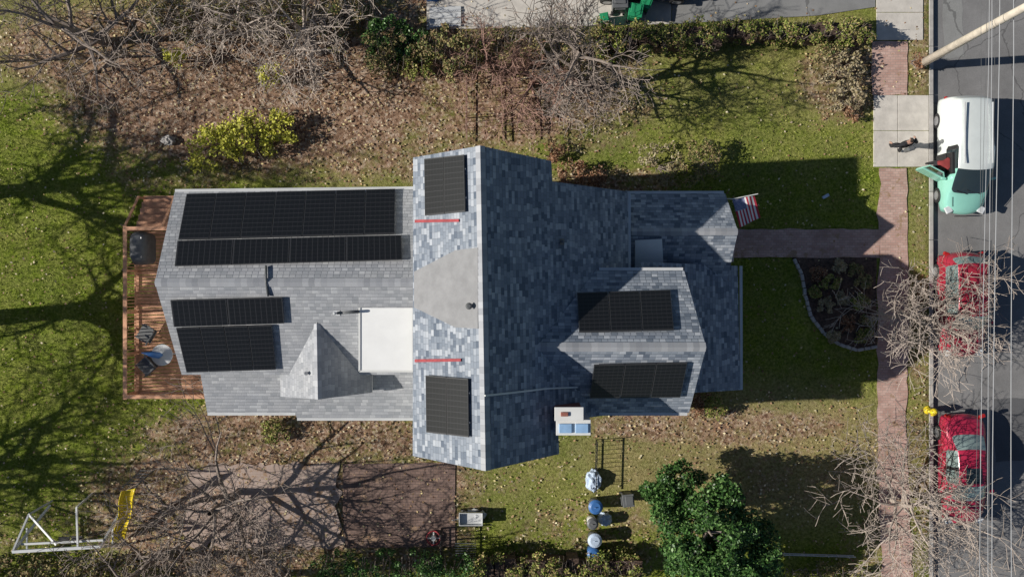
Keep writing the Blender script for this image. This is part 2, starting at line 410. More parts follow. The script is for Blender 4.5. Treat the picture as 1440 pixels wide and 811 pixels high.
patch('red_flashing_strip',[(583,309),(645,308),(645,312),(583,313)],PL,.05,'red',.03)
patch('red_flashing_strip',[(583,505),(648,504),(648,508),(583,509)],PL,.05,'red',.03)
PE=(Vector((3.6,2.05,4.65)),Vector((0,-1.2,1.75)).normalized())
patch('metal_flashing',[(893,338),(931,336),(933,372),(893,378)],PE,.05,'white_roof')  # white colour painted in for metal that catches and reflects the light
def vent(px,py,pl,r,h,m,name='roof_vent'):
    p=on(px,py,pl); g_=G(); g_.tube([p-Vector((0,0,.05)),p+Vector((0,0,h)),p+Vector((0,0,h+.01)),p+Vector((0,0,h+.08))],[r*.7,r*.7,r*1.2,r*.6],12)
    g_.box(p+pl[1]*.012,(r*4,r*4,.015),rot=pl[1].to_track_quat('Z','Y').to_matrix()); g_.obj(name,M[m],house)
vent(660,430,PL,.09,.25,'greybin'); vent(437,522,PWl,.06,.7,'steel'); vent(474,440,PWl,.05,.4,'lead')
vent(790,340,PR,.05,.4,'greybin')
g_=G(); a0=on(374,374,PWu,.06);a1=on(374,393,PWu,.06);a2=on(377,416,PWl,.06); g_.tube([a0,a1,a1+Vector((0,-.1,0)),a2],.04,8); g_.obj('conduit',M['greybin'],house,True)
g_=G(); g_.tube([on(474,440,PWl,.25),on(505,438,PWl,.25)],.05,8); g_.obj('vent_pipe',M['greybin'],house,True)
cu=[on(682,556,PR,.05),on(720,552,PR,.05),on(770,546,PR,.05),on(815,544,PR,.05)]
g_=G(); g_.tube(cu,.03,6); g_.obj('roof_cable',M['white'],house)
g_=G()
for a_,b_ in [((-11.9,3.45,5.22),(-3.3,3.55,5.2)),((-11.1,-4.57,4.22),(-7.9,-4.57,4.22)),((-7.85,-4.77,4.16),(-3.1,-4.77,4.16)),((8.65,.85,3.1),(8.66,-3.82,3.1)),((4.2,3.4,4.8),(4.2,.7,4.8)),((2.9,-4.33,5.92),(6.05,-4.33,5.92)),((3.0,.67,5.92),(5.9,.67,5.92)),((4.2,3.58,3.5),(7.9,3.58,3.5))]:
    g_.beam(a_,b_,.10,.10)
g_.obj('gutters',M['gutter'],house)
def gable(name,x0,x1,y0,y1,ze,zr,axis,z0=-.1):
    if axis=='y':
        xm=(x0+x1)/2; pro=[(x0,z0),(x1,z0),(x1,ze),(xm,zr),(x0,ze)]
        v=[(x,y0,z) for x,z in pro]+[(x,y1,z) for x,z in pro]
    else:
        ym=(y0+y1)/2; pro=[(y0,z0),(y1,z0),(y1,ze),(ym,zr),(y0,ze)]
        v=[(x0,y,z) for y,z in pro]+[(x1,y,z) for y,z in pro]
    f=[(0,1,2,3,4),(9,8,7,6,5)]+[(i,i+5,(i+1)%5+5,(i+1)%5) for i in range(5)]
    o=mesh(name,v,f,M['siding'],house)
    bm=bmesh.new(); bm.from_mesh(o.data); bmesh.ops.recalc_face_normals(bm,faces=bm.faces); bm.to_mesh(o.data); bm.free()
gable('walls_main',-3.0,1.2,-5.35,4.1,7.15,8.75,'y')
gable('walls_wing',-11.6,-3.05,-2.8,3.15,5.15,6.65,'x')
gable('walls_dormer',1.25,5.8,-4.05,.4,5.9,7.45,'x')
gable('walls_entry',3.9,7.7,.6,3.3,3.35,4.25,'x')
g_=G(); g_.box((2.5,-.45,2.3),(3.0,7.6,4.8)); g_.box((6.3,-1.5,1.5),(4.0,4.4,3.2)); g_.box((-7.1,-3.6,2.05),(7.8,1.6,4.3)); g_.obj('walls_lower',M['siding'],house)
mesh('wing_gable_wall',[(-7.95,-3.6,4.9),(-5.25,-3.6,4.9),(-6.6,-3.6,6.05),(-7.95,-3.6,4.4),(-5.25,-3.6,4.4)],[(3,4,1,2,0)],M['siding'],house)
gw=G(); gf_=G()
def win(c,w_,h_,ax):
    if ax=='x': gf_.box(c,(.08,w_+.16,h_+.16)); gw.box(c,(.10,w_,h_))
    else: gf_.box(c,(w_+.16,.08,h_+.16)); gw.box(c,(w_,.10,h_))
for z in (1.6,4.6):
    for x in (-2,.2): win((x,4.1,z),.9,1.4,'y'); win((x,-5.35,z),.9,1.4,'y')
for x in (-10.5,-8.5,-6.5,-4.5): win((x,3.15,1.8),.9,1.3,'y'); win((x,3.15,4.2),.9,1.1,'y'); win((x,-4.4,2.0),.9,1.3,'y')
for y in (-2,0,2): win((-11.6,y,4.2),.9,1.2,'x')
win((-11.6,1,2.3),1.8,2.0,'x')
for y in (-3,-1.9,-.8): win((5.8,y,6.0),.8,1.1,'x')
for y in (-3,-1.5,0): win((8.3,y,1.9),1.0,1.4,'x')
gf_.obj('window_frames',M['white'],house); gw.obj('window_panes',M['glass'],house)
g_=G(); g_.box((7.7,2.0,1.15),(.12,1.0,2.1)); g_.obj('front_door',M['maroon'],house,bevel=.01)
g_=G(); g_.box((8.0,2.0,.08),(1.6,2.2,.2)); g_.box((8.9,2.0,-.0),(.5,1.8,.16)); g_.obj('front_steps',M['concrete'],house,bevel=.02)
c=P(807,590,8.1)
g_=G(); g_.box((c.x-.15,c.y+.18,4.0),(.85,.36,8.0)); g_.obj('chimney',M['brickRed'],house)
g_=G(); g_.box((c.x-.15,c.y+.18,8.03),(.93,.44,.07)); g_.box((c.x,c.y-.28,4.1),(1.12,.50,7.6)); g_.obj('chimney_chase',M['white'],house,bevel=.01)
g_=G(); g_.box((c.x-.30,c.y+.18,8.09),(.24,.14,.08)); g_.obj('flue',M['brickRed'],house,bevel=.02)
g_=G(); g_.box((c.x-.26,c.y-.30,7.93),(.42,.30,.08)); g_.box((c.x+.27,c.y-.30,7.93),(.42,.30,.08)); g_.obj('chimney_chase_caps',M['bluecap'],house,bevel=.02)
# ------------------------------------------------------------------ solar panels
a=N('solar_cells'); uv=a.n('ShaderNodeUVMap').outputs[0]; sp=a.n('ShaderNodeSeparateXYZ'); a.l(uv,sp.inputs[0])
fu=a.math('FRACT',a.math('MULTIPLY',sp.outputs[0],6)); fv=a.math('FRACT',a.math('MULTIPLY',sp.outputs[1],10))
k1=a.math('LESS_THAN',fu,.05); k2=a.math('LESS_THAN',fv,.12); kk=a.math('MAXIMUM',k1,k2)
fb=a.math('LESS_THAN',a.math('FRACT',a.math('MULTIPLY',sp.outputs[0],24)),.12)
c=a.mix(kk,(.011,.012,.014),(.036,.036,.040)); c=a.mix(a.math('MULTIPLY',fb,.25),c,(.045,.045,.045))
a.l(c,a.b.inputs['Base Color']); a.b.inputs['Roughness'].default_value=.32; a.b.inputs['Specular IOR Level'].default_value=.35
M['pv']=a.m; M['pvframe']=mat('panel_frame',(.045,.045,.048),.35,.1,5)
def array(quad,pl,cols,rows=1,off=.13):
    e=empty('solar_panel_array')
    n=pl[1]; Q=[on(a_,b_,pl,off) for a_,b_ in quad]
    def bl(u,v): return Q[0].lerp(Q[1],u).lerp(Q[3].lerp(Q[2],u),v)
    fr=G(); v=[];f=[];uvs=[]
    W_=(Q[1]-Q[0]).length; H_=(Q[3]-Q[0]).length
    gu=.012/W_*1; gv_=.012/H_
    for i in range(cols):
        for j in range(rows):
            u0=i/cols+gu;u1=(i+1)/cols-gu;v0=j/rows+gv_;v1=(j+1)/rows-gv_
            c4=[bl(u0,v0),bl(u0,v1),bl(u1,v1),bl(u1,v0)]
            fr.add((c4+[p-n*.045 for p in c4],[(0,1,2,3),(7,6,5,4),(0,4,5,1),(1,5,6,2),(2,6,7,3),(3,7,4,0)]))
            cc=sum(c4,Vector())/4
            k_=len(v); v+=[p+(cc-p).normalized()*.035+n*.003 for p in c4]; f.append((k_,k_+1,k_+2,k_+3))
            portrait=(c4[1]-c4[0]).length>(c4[3]-c4[0]).length
            uvs+= [(0,1),(0,0),(1,0),(1,1)] if portrait else [(0,0),(1,0),(1,1),(0,1)]
    fr.obj('frames',M['pvframe'],e)
    o=mesh('cells',v,f,M['pv'],e); ul=o.data.uv_layers.new(name='UVMap')
    for l,u in zip(o.data.loops,uvs): ul.data[l.index].uv=u
    r=G()
    for vv in (.25,.75):
        r.beam(bl(.005,vv)-n*.07,bl(.995,vv)-n*.07,.04,.04)
    for uu in np.linspace(.05,.95,max(2,cols)):
        for vv in (.25,.75): p=bl(uu,vv); r.beam(p-n*.06,p-n*(off+.02),.03,.03)
    r.obj('rails',M['steel'],e)
array([(596,223),(652,217),(654,298),(597,304)],PL,2,1)
array([(598,527),(658,532),(659,615),(599,608)],PL,2,1)
array([(262,272),(556,265),(555,329),(250,337)],PWu,7,1)
array([(249,338),(565,330),(566,365),(245,374)],PWu,4,1)
array([(239,422),(397,418),(400,455),(244,460)],PWl,2,1)
array([(247,461),(382,457),(388,520),(262,524)],PWl,4,1)
array([(811,411),(943,407),(948,464),(814,467)],PDu,3,1)
array([(835,513),(967,510),(957,559),(829,560)],PDl,3,1)
# ------------------------------------------------------------------ deck
deck=empty('wooden_deck'); DZ=1.2
d0=P(190,322,DZ); x0=d0.x; y1=d0.y; y0=P(190,555,DZ).y; x1=-11.3
g_=G(); n=int((y1-y0)/.145)
for i in range(n): g_.box(((x0+x1)/2,y0+(i+.5)*.145,DZ-.015),(x1-x0,.124,.03))
for i in range(12): g_.box((x1+1.0,y0+(i+.5)*.145,DZ-.016),(2.0,.124,.03)) if i*.145+y0<-4.85 else None
g_.obj('deck_boards',M['wood'],deck)
g_=G(); g_.box(((x0+x1)/2,y0+.03,DZ-.15),(x1-x0,.05,.24)); g_.box((x0+.03,(y0+y1)/2,DZ-.15),(.05,y1-y0,.24)); g_.box(((x0+x1)/2,y1-.03,DZ-.15),(x1-x0,.05,.24))
xs=np.linspace(x0+.06,x1-.1,3); ys=np.linspace(y0+.06,y1-.06,5)
for y in ys: g_.box((x0+.05,y,(DZ+1.0)/2),(.1,.1,DZ+1.05))
for x in xs: g_.box((x,y0+.05,(DZ+1.0)/2),(.1,.1,DZ+1.05)); g_.box((x,y1-.05,(DZ+1.0)/2),(.1,.1,DZ+1.05))
zr=DZ+1.02
g_.box((x0+.05,(y0+y1)/2,zr),(.15,y1-y0+.1,.04)); g_.box(((x0+x1)/2+.1,y0+.05,zr+.002),(x1-x0,.15,.04)); g_.box(((x0+x1)/2,y1-.05,zr+.002),(x1-x0,.15,.04))
g_.box((x0+.05,(y0+y1)/2,DZ+.1),(.05,y1-y0,.05))
for y in np.arange(y0+.15,y1,.13): g_.box((x0+.05,y,DZ+.55),(.035,.035,.9))
for x in np.arange(x0+.15,x1,.13): g_.box((x,y0+.05,DZ+.55),(.035,.035,.9)); g_.box((x,y1-.05,DZ+.55),(.035,.035,.9))
g_.obj('railing',M['wood'],deck)
g_=G()
for i in range(5): g_.box((x0+.75,y1+.18+i*.27,DZ-.16*(i+1)),(1.5,.30,.04))
for sx in (x0+.02,x0+1.48):
    g_.beam((sx,y1,zr),(sx,y1+1.3,.95),.09,.05); g_.beam((sx,y1,DZ-.15),(sx,y1+1.35,.1),.05,.22); g_.box((sx,y1+1.3,.45),(.09,.09,1.0))
g_.obj('stairs',M['wood'],deck)
c=P(209,350,DZ); gr=empty('covered_grill')
prof=[(.30,.62,0),(.31,.64,.5),(.33,.66,.8),(.30,.55,1.05),(.18,.45,1.15)]
v=[];f=[]
for i,(hx,hy,z) in enumerate(prof):
    for k_ in range(16):
        an=2*math.pi*k_/16; cx=abs(math.cos(an))**.5*math.copysign(1,math.cos(an)); cy=abs(math.sin(an))**.5*math.copysign(1,math.sin(an))
        v.append((c.x+hx*cx+random.uniform(-.015,.015),c.y+hy*cy+random.uniform(-.015,.015),DZ+z))
for i in range(4):
    for k_ in range(16): f.append((i*16+k_,i*16+(k_+1)%16,(i+1)*16+(k_+1)%16,(i+1)*16+k_))
f.append(tuple(range(64,80))); mesh('cover',v,f,M['cover'],gr,True)
g_=G(); g_.tube([(c.x+.18,c.y-.4,DZ+1.12),(c.x+.18,c.y+.4,DZ+1.12)],.02); g_.obj('handle',M['steel'],gr)
def chair(px,py,z,rz,m='greybin'):
    c=P(px,py,z); e=empty('patio_chair',c); e.rotation_euler=(0,0,rz)
    g_=G(); g_.box((0,0,.42),(.62,.58,.05)); g_.box((-.29,0,.72),(.05,.58,.6),rot=Matrix.Rotation(-.3,3,'Y'))
    for a_ in (-.27,.27):
        for b_ in (-.27,.27): g_.box((a_,b_,.21),(.04,.04,.42))
        g_.box((0,a_,.64),(.58,.06,.03)); g_.box((.26,a_,.53),(.03,.03,.22))
    g_.obj('seat_and_back',M[m],e,bevel=.008)
chair(213,468,DZ,2.6); chair(214,513,DZ,-2.4)
tb=empty('patio_table',P(238,497,DZ)); g_=G(); g_.tube([(0,0,.70),(0,0,.73)],.42,28); g_.tube([(0,0,0),(0,0,.7)],.04)
for an in (0,2.1,4.2): g_.tube([(0,0,.1),(.4*math.cos(an),.4*math.sin(an),.02)],.025)
g_.obj('table_top',M['gutter'],tb)
g_=G(); g_.tube([(0,0,.73),(-.05,0,.9),(-.25,.05,1.05),(-.6,.12,1.2)],[.05,.13,.12,.02],9); g_.obj('folded_umbrella',M['blue_bin'],tb,True)
# ------------------------------------------------------------------ vegetation
def npmesh(name,V,nper,m,parent=None):
    me=bpy.data.meshes.new(name); n=len(V)//nper
    me.vertices.add(len(V)); me.vertices.foreach_set('co',V.astype(np.float32).ravel())
    me.loops.add(len(V)); me.loops.foreach_set('vertex_index',np.arange(len(V),dtype=np.int32))
    me.polygons.add(n); me.polygons.foreach_set('loop_start',np.arange(n,dtype=np.int32)*nper)
    try: me.polygons.foreach_set('loop_total',np.full(n,nper,dtype=np.int32))
    except Exception: pass
    me.materials.append(m); me.update(calc_edges=True); me.validate()
    o=bpy.data.objects.new(name,me); return link(o,parent)
def leaves(name,pts,size,m,parent=None,rng=None,aspect=.55,flat=.5):
    n=len(pts); rng=rng or np.random.default_rng(1)
    nr=rng.normal(size=(n,3)); nr[:,2]=np.abs(nr[:,2])+flat; nr/=np.linalg.norm(nr,axis=1)[:,None]
    t=rng.normal(size=(n,3)); u=np.cross(nr,t); u/=np.linalg.norm(u,axis=1)[:,None]; v=np.cross(nr,u)
    s=(size*rng.uniform(.6,1.3,n))[:,None]
    V=np.empty((n,4,3)); V[:,0]=pts+u*s; V[:,1]=pts+v*s*aspect; V[:,2]=pts-u*s; V[:,3]=pts-v*s*aspect
    return npmesh(name,V.reshape(-1,3),4,m,parent)
def blobpts(rng,center,radii,nc,per,cr):
    C=rng.normal(size=(nc,3)); C/=np.linalg.norm(C,axis=1)[:,None]; C[:,2]=np.where(C[:,2]<-.3,-C[:,2],C[:,2])
    C=C*rng.uniform(.55,1,(nc,1))*np.array(radii)+np.array(center)
    Q=rng.normal(size=(nc,per,3)); Q/=np.linalg.norm(Q,axis=2)[:,:,None]
    Q*=rng.uniform(.5,1,(nc,per,1))*cr*rng.uniform(.6,1.3,(nc,1,1))
    R=(C[:,None,:]+Q).reshape(-1,3); R=R[R[:,2]>.03]; return R
LM={'hedge':leafmat('hedge_leaves',[(.08,.13,.02),(.22,.29,.05),(.36,.40,.09),(.52,.46,.18),(.36,.24,.12)]),
 'ever':leafmat('evergreen_leaves',[(.025,.06,.015),(.05,.13,.03),(.09,.20,.05),(.19,.33,.10)],.35),
 'wild':leafmat('wild_leaves',[(.08,.12,.03),(.24,.25,.08),(.38,.31,.15),(.42,.36,.15),(.33,.21,.12)]),
 'yel':leafmat('yellow_leaves',[(.46,.48,.06),(.74,.72,.09),(.84,.8,.16),(.46,.46,.09)]),
 'brown':leafmat('brown_leaves',[(.16,.07,.04),(.32,.15,.08),(.42,.24,.14),(.5,.34,.22)]),
 'litter':leafmat('fallen_leaves',[(.26,.14,.08),(.52,.33,.18),(.74,.62,.30),(.80,.72,.52),(.40,.24,.15)]),
 'tan':leafmat('dry_leaves',[(.30,.23,.14),(.46,.38,.24),(.56,.49,.34),(.36,.30,.14)]),
 'grass':leafmat('grass_blades',[(.10,.14,.015),(.21,.28,.035),(.34,.40,.06),(.46,.46,.13)])}
rng=np.random.default_rng(5)
def hedge(name,px0,px1,py,wpx,h,m,dens=1.0,size=.055,rag=.25,cr=.22,inner=True):
    a_=P(px0,py,h);b_=P(px1,py,h); wd=wpx/35; L=abs(b_.x-a_.x)
    e=empty(name); nc=int(L*wd*14*dens); x=rng.uniform(a_.x,b_.x,nc)
    hh=np.array([h*(1+rag*noise.noise(Vector((q*1.1,py,1)))+rag*.6*noise.noise(Vector((q*3.1,3,1)))) for q in x])
    ww=np.array([wd/2*(1+rag*1.2*noise.noise(Vector((q*.9,py,9)))+rag*noise.noise(Vector((q*3,9,1)))) for q in x])
    th=rng.uniform(-1,1,nc); yy=a_.y+th*ww*.85; zz=hh*(1-.35*th**2)*np.where(rng.uniform(size=nc)<.65,1,rng.uniform(.2,.9,nc))-.15
    C=np.stack([x,yy,zz],1); per=70
    Q=rng.normal(size=(nc,per,3)); Q/=np.linalg.norm(Q,axis=2)[:,:,None]
    Q*=rng.uniform(.4,1,(nc,per,1))*cr*rng.uniform(.5,1.4,(nc,1,1))
    R=(C[:,None,:]+Q).reshape(-1,3); R=R[R[:,2]>.03]
    leaves('foliage',R,size,LM[m],e,rng)
    g_=G(); kx=int(L/.25)
    for i in range(kx):
        cx=min(a_.x,b_.x)+(i+.5)*L/kx
        for s in range(3):
            an=random.uniform(0,6.28); g_.tube([(cx,a_.y+random.uniform(-.2,.2)*wd,-.05),(cx+.2*math.cos(an),a_.y+random.uniform(-.35,.35)*wd,h*.5),(cx+.35*math.cos(an),a_.y+random.uniform(-.5,.5)*wd,h*1.02)],[.025,.016,.005],4)
    g_.obj('stems',M['bark'],e)
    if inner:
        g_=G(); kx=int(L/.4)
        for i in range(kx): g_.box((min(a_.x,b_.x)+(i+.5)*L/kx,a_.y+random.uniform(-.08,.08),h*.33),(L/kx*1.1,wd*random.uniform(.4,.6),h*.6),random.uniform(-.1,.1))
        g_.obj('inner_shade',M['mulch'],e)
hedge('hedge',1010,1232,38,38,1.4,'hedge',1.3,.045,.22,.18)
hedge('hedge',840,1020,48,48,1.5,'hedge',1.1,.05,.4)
hedge('hedge',690,850,58,56,1.4,'wild',.7,.055,.5,.24,False)
hedge('hedge',515,690,66,66,1.6,'wild',.6,.06,.6,.26,False)
hedge('hedge',200,520,12,70,1.6,'wild',.4,.06,.7,.26,False)
hedge('hedge',440,660,812,50,2.2,'ever',.8,.05,.6,.25,False)
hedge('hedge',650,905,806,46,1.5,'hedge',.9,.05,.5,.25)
hedge('hedge',-80,200,822,60,1.5,'wild',.5,.06,.6,.25,False)
hedge('hedge',1110,1220,812,30,.8,'wild',.5,.05,.6,.2,False)
def bush(name,px,py,r,h,m,nc=40,per=90,size=.05,cr=.22,stems=True):
    c=P(px,py,h*.5); e=empty(name)
    p=blobpts(rng,(c.x,c.y,h*.5),(r,r*.9,h*.5),nc,per,cr); leaves('foliage',p,size,LM[m],e,rng)
    g_=G()
    for i in range(14):
        an=random.uniform(0,6.28); rr=random.uniform(.3,.9)*r
        g_.tube([(c.x+.1*math.cos(an),c.y+.1*math.sin(an),-.05),(c.x+rr*.4*math.cos(an),c.y+rr*.4*math.sin(an),h*.4),(c.x+rr*math.cos(an),c.y+rr*math.sin(an),h*.85)],[.02,.014,.005],4)
    g_.obj('stems',M['bark'],e)
bush('yellow_shrub',298,208,1.2,1.2,'yel',36,40,.065,.28); bush('yellow_shrub',348,196,1.3,1.3,'yel',42,40,.065,.28); bush('yellow_shrub',392,178,.8,1.0,'yel',22,40,.06,.26)
bush('yellow_shrub',380,108,.5,1.2,'yel',12,40,.055,.22); bush('yellow_shrub',245,80,.4,1.2,'yel',12,40,.055,.2)
bush('brown_shrub',806,248,.75,.9,'brown',26,60,.05); bush('brown_shrub',838,250,.5,.8,'brown',16,50,.05); bush('brown_shrub',778,212,.5,.6,'brown',12,40,.05)
bush('dry_shrub',925,232,1.1,.8,'tan',24,40,.05); bush('green_shrub',985,232,1.1,1.1,'wild',34,60,.05)
bush('dry_shrub',1180,95,1.0,.8,'tan',30,40,.06); bush('dry_shrub',1190,140,.8,.7,'tan',24,40,.06); bush('dry_shrub',1165,75,.7,.8,'wild',24,40,.05)
bush('dry_shrub',1290,85,.35,.8,'brown',10,50,.05,.15); bush('dry_shrub',1200,160,.4,.5,'brown',10,40,.05,.15)
bush('green_shrub',590,88,.9,1.1,'hedge',30,70,.05); bush('green_shrub',385,604,.6,.7,'hedge',20,50,.05)
bush('green_shrub',545,55,1.0,1.6,'ever',34,70,.06); bush('green_shrub',575,65,.8,1.3,'ever',24,70,.06)
bush('green_shrub',1005,572,.5,.7,'hedge',18,60,.05); bush('dry_shrub',985,566,.7,.5,'brown',18,50,.05); bush('green_shrub',880,792,.6,1.0,'hedge',24,80,.05)
for i,(bx,by,r_,h_,m_) in enumerate([(1168,398,.42,.4,'hedge'),(1215,395,.36,.4,'wild'),(1208,425,.38,.35,'hedge'),(1160,430,.38,.3,'tan'),(1190,455,.4,.3,'brown'),(1215,472,.38,.4,'hedge'),(1180,375,.33,.3,'tan'),(1222,450,.33,.3,'wild'),(1150,385,.33,.3,'brown'),(1186,420,.3,.25,'tan'),(1204,380,.28,.25,'wild'),(1145,410,.25,.25,'hedge'),(1172,472,.3,.3,'tan')]):
    bush('garden_plant',bx,by,r_,h_,m_,16,50,.045,.12)
ev_=empty('evergreen_tree'); base=P(968,712)
r2=np.random.default_rng(11)
pts=np.concatenate([blobpts(r2,(base.x,base.y,2.6),(2.0,1.9,2.2),90,190,.42),blobpts(r2,(base.x+1.4,base.y-1.2,2.2),(1.7,1.6,1.9),64,190,.40),blobpts(r2,(base.x-1.0,base.y+1.1,1.8),(1.1,1.1,1.6),36,190,.36),blobpts(r2,(base.x+.4,base.y-2.0,2.0),(1.7,1.3,1.9),54,190,.40)])
leaves('foliage',pts,.07,LM['ever'],ev_,r2)
g_=G(); g_.tube([(base.x,base.y,-.1),(base.x+.1,base.y,1.2),(base.x,base.y+.1,3),(base.x,base.y,4.2)],[.22,.17,.1,.03],8)
for i in range(22):
    an=i*2.4; z=.8+i*.14; L=1.6-.02*i
    g_.tube([(base.x,base.y,z),(base.x+L*.5*math.cos(an),base.y+L*.5*math.sin(an),z+.3),(base.x+L*math.cos(an),base.y+L*math.sin(an),z+.4)],[.06,.04,.012],5)
g_.obj('trunk',M['bark'],ev_)
# bare trees
def bare(name,x,y,h,r0,spread,seed,m,levels=4,kids=(5,6,6,5),lean=(0,0),lowest=.3,twig=.006,up=.25,tf=.55,fan=None):
    R=random.Random(seed); g_=G()
    def rv(): return Vector((R.gauss(0,1),R.gauss(0,1),R.gauss(0,1))).normalized()
    def br(p,d_,L,r,lv):
        n=5 if lv<3 else 3
        ptsl=[p.copy()]; rr=[r]; dirs=[]
        for i in range(n):
            d_=(d_+rv()*(.12 if lv==0 else .22)+Vector((0,0,up*.2 if lv>0 else .1))).normalized()
            p=p+d_*(L/n)
            if p.z<.08: p.z=.08
            ptsl.append(p.copy()); dirs.append(d_.copy()); rr.append(max(twig,r*(1-(i+1)/n*(.5 if lv==0 else .75))))
        g_.tube(ptsl,rr,7 if lv==0 else (5 if lv==1 else 3),cap=False)
        if lv>=levels: return
        k_=kids[min(lv,len(kids)-1)]
        for i in range(k_):
            lo=lowest if lv==0 else .18
            t_=lo+(1-lo)*(i+R.random()*.8)/k_
            t_=min(.99,t_); ii=min(n-1,int(t_*n)); pp=ptsl[ii].lerp(ptsl[ii+1],t_*n-ii)
            side=rv(); side=(side-dirs[ii]*side.dot(dirs[ii])).normalized()
            if lv==0:
                an=i*2.4+R.uniform(-.5,.5)+seed; side=Vector((math.cos(an),math.sin(an),R.uniform(-.1,.3)))
            nd=(dirs[ii]*R.uniform(.45,.9)+side*spread*R.uniform(.6,1.1)+Vector((0,0,up*.3))).normalized()
            if lv==0: nd=(dirs[ii]*R.uniform(.25,.6)+side*spread).normalized()
            Lc=L*R.uniform(.42,.72)
            if lv==0 and fan: Lc=fan*R.uniform(.7,1.15)*(1-.3*t_)
            br(pp,nd,Lc,max(twig,rr[ii]*(.6 if lv else .65)),lv+1)
    br(Vector((x,y,-.1)),Vector((lean[0],lean[1],1)).normalized(),h*tf,r0,0)
    return g_.obj(name,M[m],None,False)
def at_(px,py): p=P(px,py); return p.x,p.y
bare('bare_tree',-25.9,-1.75,13,.42,1.0,3,'bark',4,(9,7,5,4),lowest=.5,twig=.018,fan=5.0,tf=.6,up=.3)
bare('bare_tree',-27.0,3.4,13,.38,1.0,9,'bark',4,(9,7,6,4),lowest=.45,twig=.018,fan=5.0,tf=.6,up=.3)
bare('bare_tree',-28.5,-8.5,12,.34,1.0,12,'bark',4,(8,6,5,4),lowest=.45,twig=.016,fan=4.5,tf=.55)
x,y=at_(450,75); bare('bare_tree',x,y,5.0,.16,1.5,21,'barkPale',4,(9,6,5,4),lean=(-.3,.2),lowest=.08,twig=.009,up=.15,fan=3.1,tf=.5)
x,y=at_(360,50); bare('bare_tree',x,y,4.6,.14,1.5,22,'barkPale',4,(9,6,5,4),lean=(-.2,.1),lowest=.08,twig=.009,up=.15,fan=2.8,tf=.5)
x,y=at_(150,60); bare('bare_tree',x,y,7,.2,1.3,23,'bark',4,(8,6,5,3),lean=(-.4,.1),lowest=.12,twig=.010,fan=4.2,tf=.45)
x,y=at_(745,120); bare('bare_tree',x,y,3.6,.11,1.5,24,'barkRed',4,(9,6,5,4),lowest=.08,twig=.008,up=.08,lean=(.1,0),fan=2.3,tf=.5)
x,y=at_(805,128); bare('bare_tree',x,y,7.4,.16,1.2,25,'bark',4,(10,7,5,4),lowest=.25,twig=.011,fan=3.0,tf=.6)
x,y=at_(690,100); bare('bare_tree',x,y,3.6,.10,1.3,34,'barkRed',4,(7,6,4,3),lowest=.1,twig=.007,fan=2.1,tf=.5)
x,y=at_(1268,440); bare('street_tree',x,y,5.0,.11,1.4,26,'barkPale',4,(11,7,5,3),lowest=.28,twig=.009,fan=3.1,tf=.55)
x,y=at_(1250,698); bare('street_tree',x,y,5.6,.12,1.4,27,'barkPale',4,(11,7,5,3),lowest=.22,twig=.009,fan=3.6,tf=.5)
x,y=at_(335,690); bare('bare_tree',x,y,6.5,.17,1.3,28,'bark',4,(9,6,4,4),lowest=.12,twig=.010,lean=(-.1,-.2),fan=3.8,tf=.5)
x,y=at_(230,775); bare('bare_tree',x,y,6,.15,1.3,29,'bark',4,(8,5,5,3),lowest=.15,twig=.010,lean=(0,-.1),fan=3.0,tf=.5)
x,y=at_(395,805); bare('bare_tree',x,y,6.5,.16,1.3,31,'bark',4,(8,6,5,4),lowest=.15,twig=.012,lean=(.1,-.1),fan=3.4,tf=.55)
# scattered leaves & grass
def scatter(n,fn,seed):
    r=np.random.default_rng(seed); out=[]
    xs=r.uniform(-23,17.2,n); ys=r.uniform(-13,13,n); k_=r.uniform(0,1,n)
    for x,y,q_ in zip(xs,ys,k_):
        if q_<fn(720+x*34,405.5-y*34): out.append((x,y))
    return np.array(out)
def paved(px,py): return (1228<px<1280) or (482<px<640 and 650<py<770) or (py>322 and py<362 and px>1030) or py<36 and px>600 or (258<px<480 and 652<py<770)
def inhouse(px,py): return (315<px<1000 and 290<py<540) or (1228<px<1305 and 134<py<235)
xy=scatter(90000,lambda px,py:0 if inhouse(px,py) else (.055+.32*ev(blobs,px,py))*(.25 if paved(px,py) else 1),3)
z=np.full((len(xy),1),.04); leaves('fallen_leaves',np.hstack([xy,z]),.05,LM['litter'],None,rng,.7,2.5)
xy=scatter(190000,lambda px,py:0 if (inhouse(px,py) or paved(px,py) or (px>1110 and 355<py<495)) else max(0,.7-1.0*ev(blobs,px,py)-.6*ev(dry,px,py)),4)
n=len(xy); r3=np.random.default_rng(8); an=r3.uniform(0,6.28,n); hh=r3.uniform(.04,.08,n); wd=.018
B0=np.hstack([xy,np.zeros((n,1))]); V=np.empty((n,3,3)); dx=np.stack([np.cos(an),np.sin(an),np.zeros(n)],1)
V[:,0]=B0-dx*wd; V[:,1]=B0+dx*wd; V[:,2]=B0+np.stack([r3.normal(size=n)*.05,r3.normal(size=n)*.05,hh],1)
npmesh('lawn_grass',V.reshape(-1,3),3,LM['grass'])
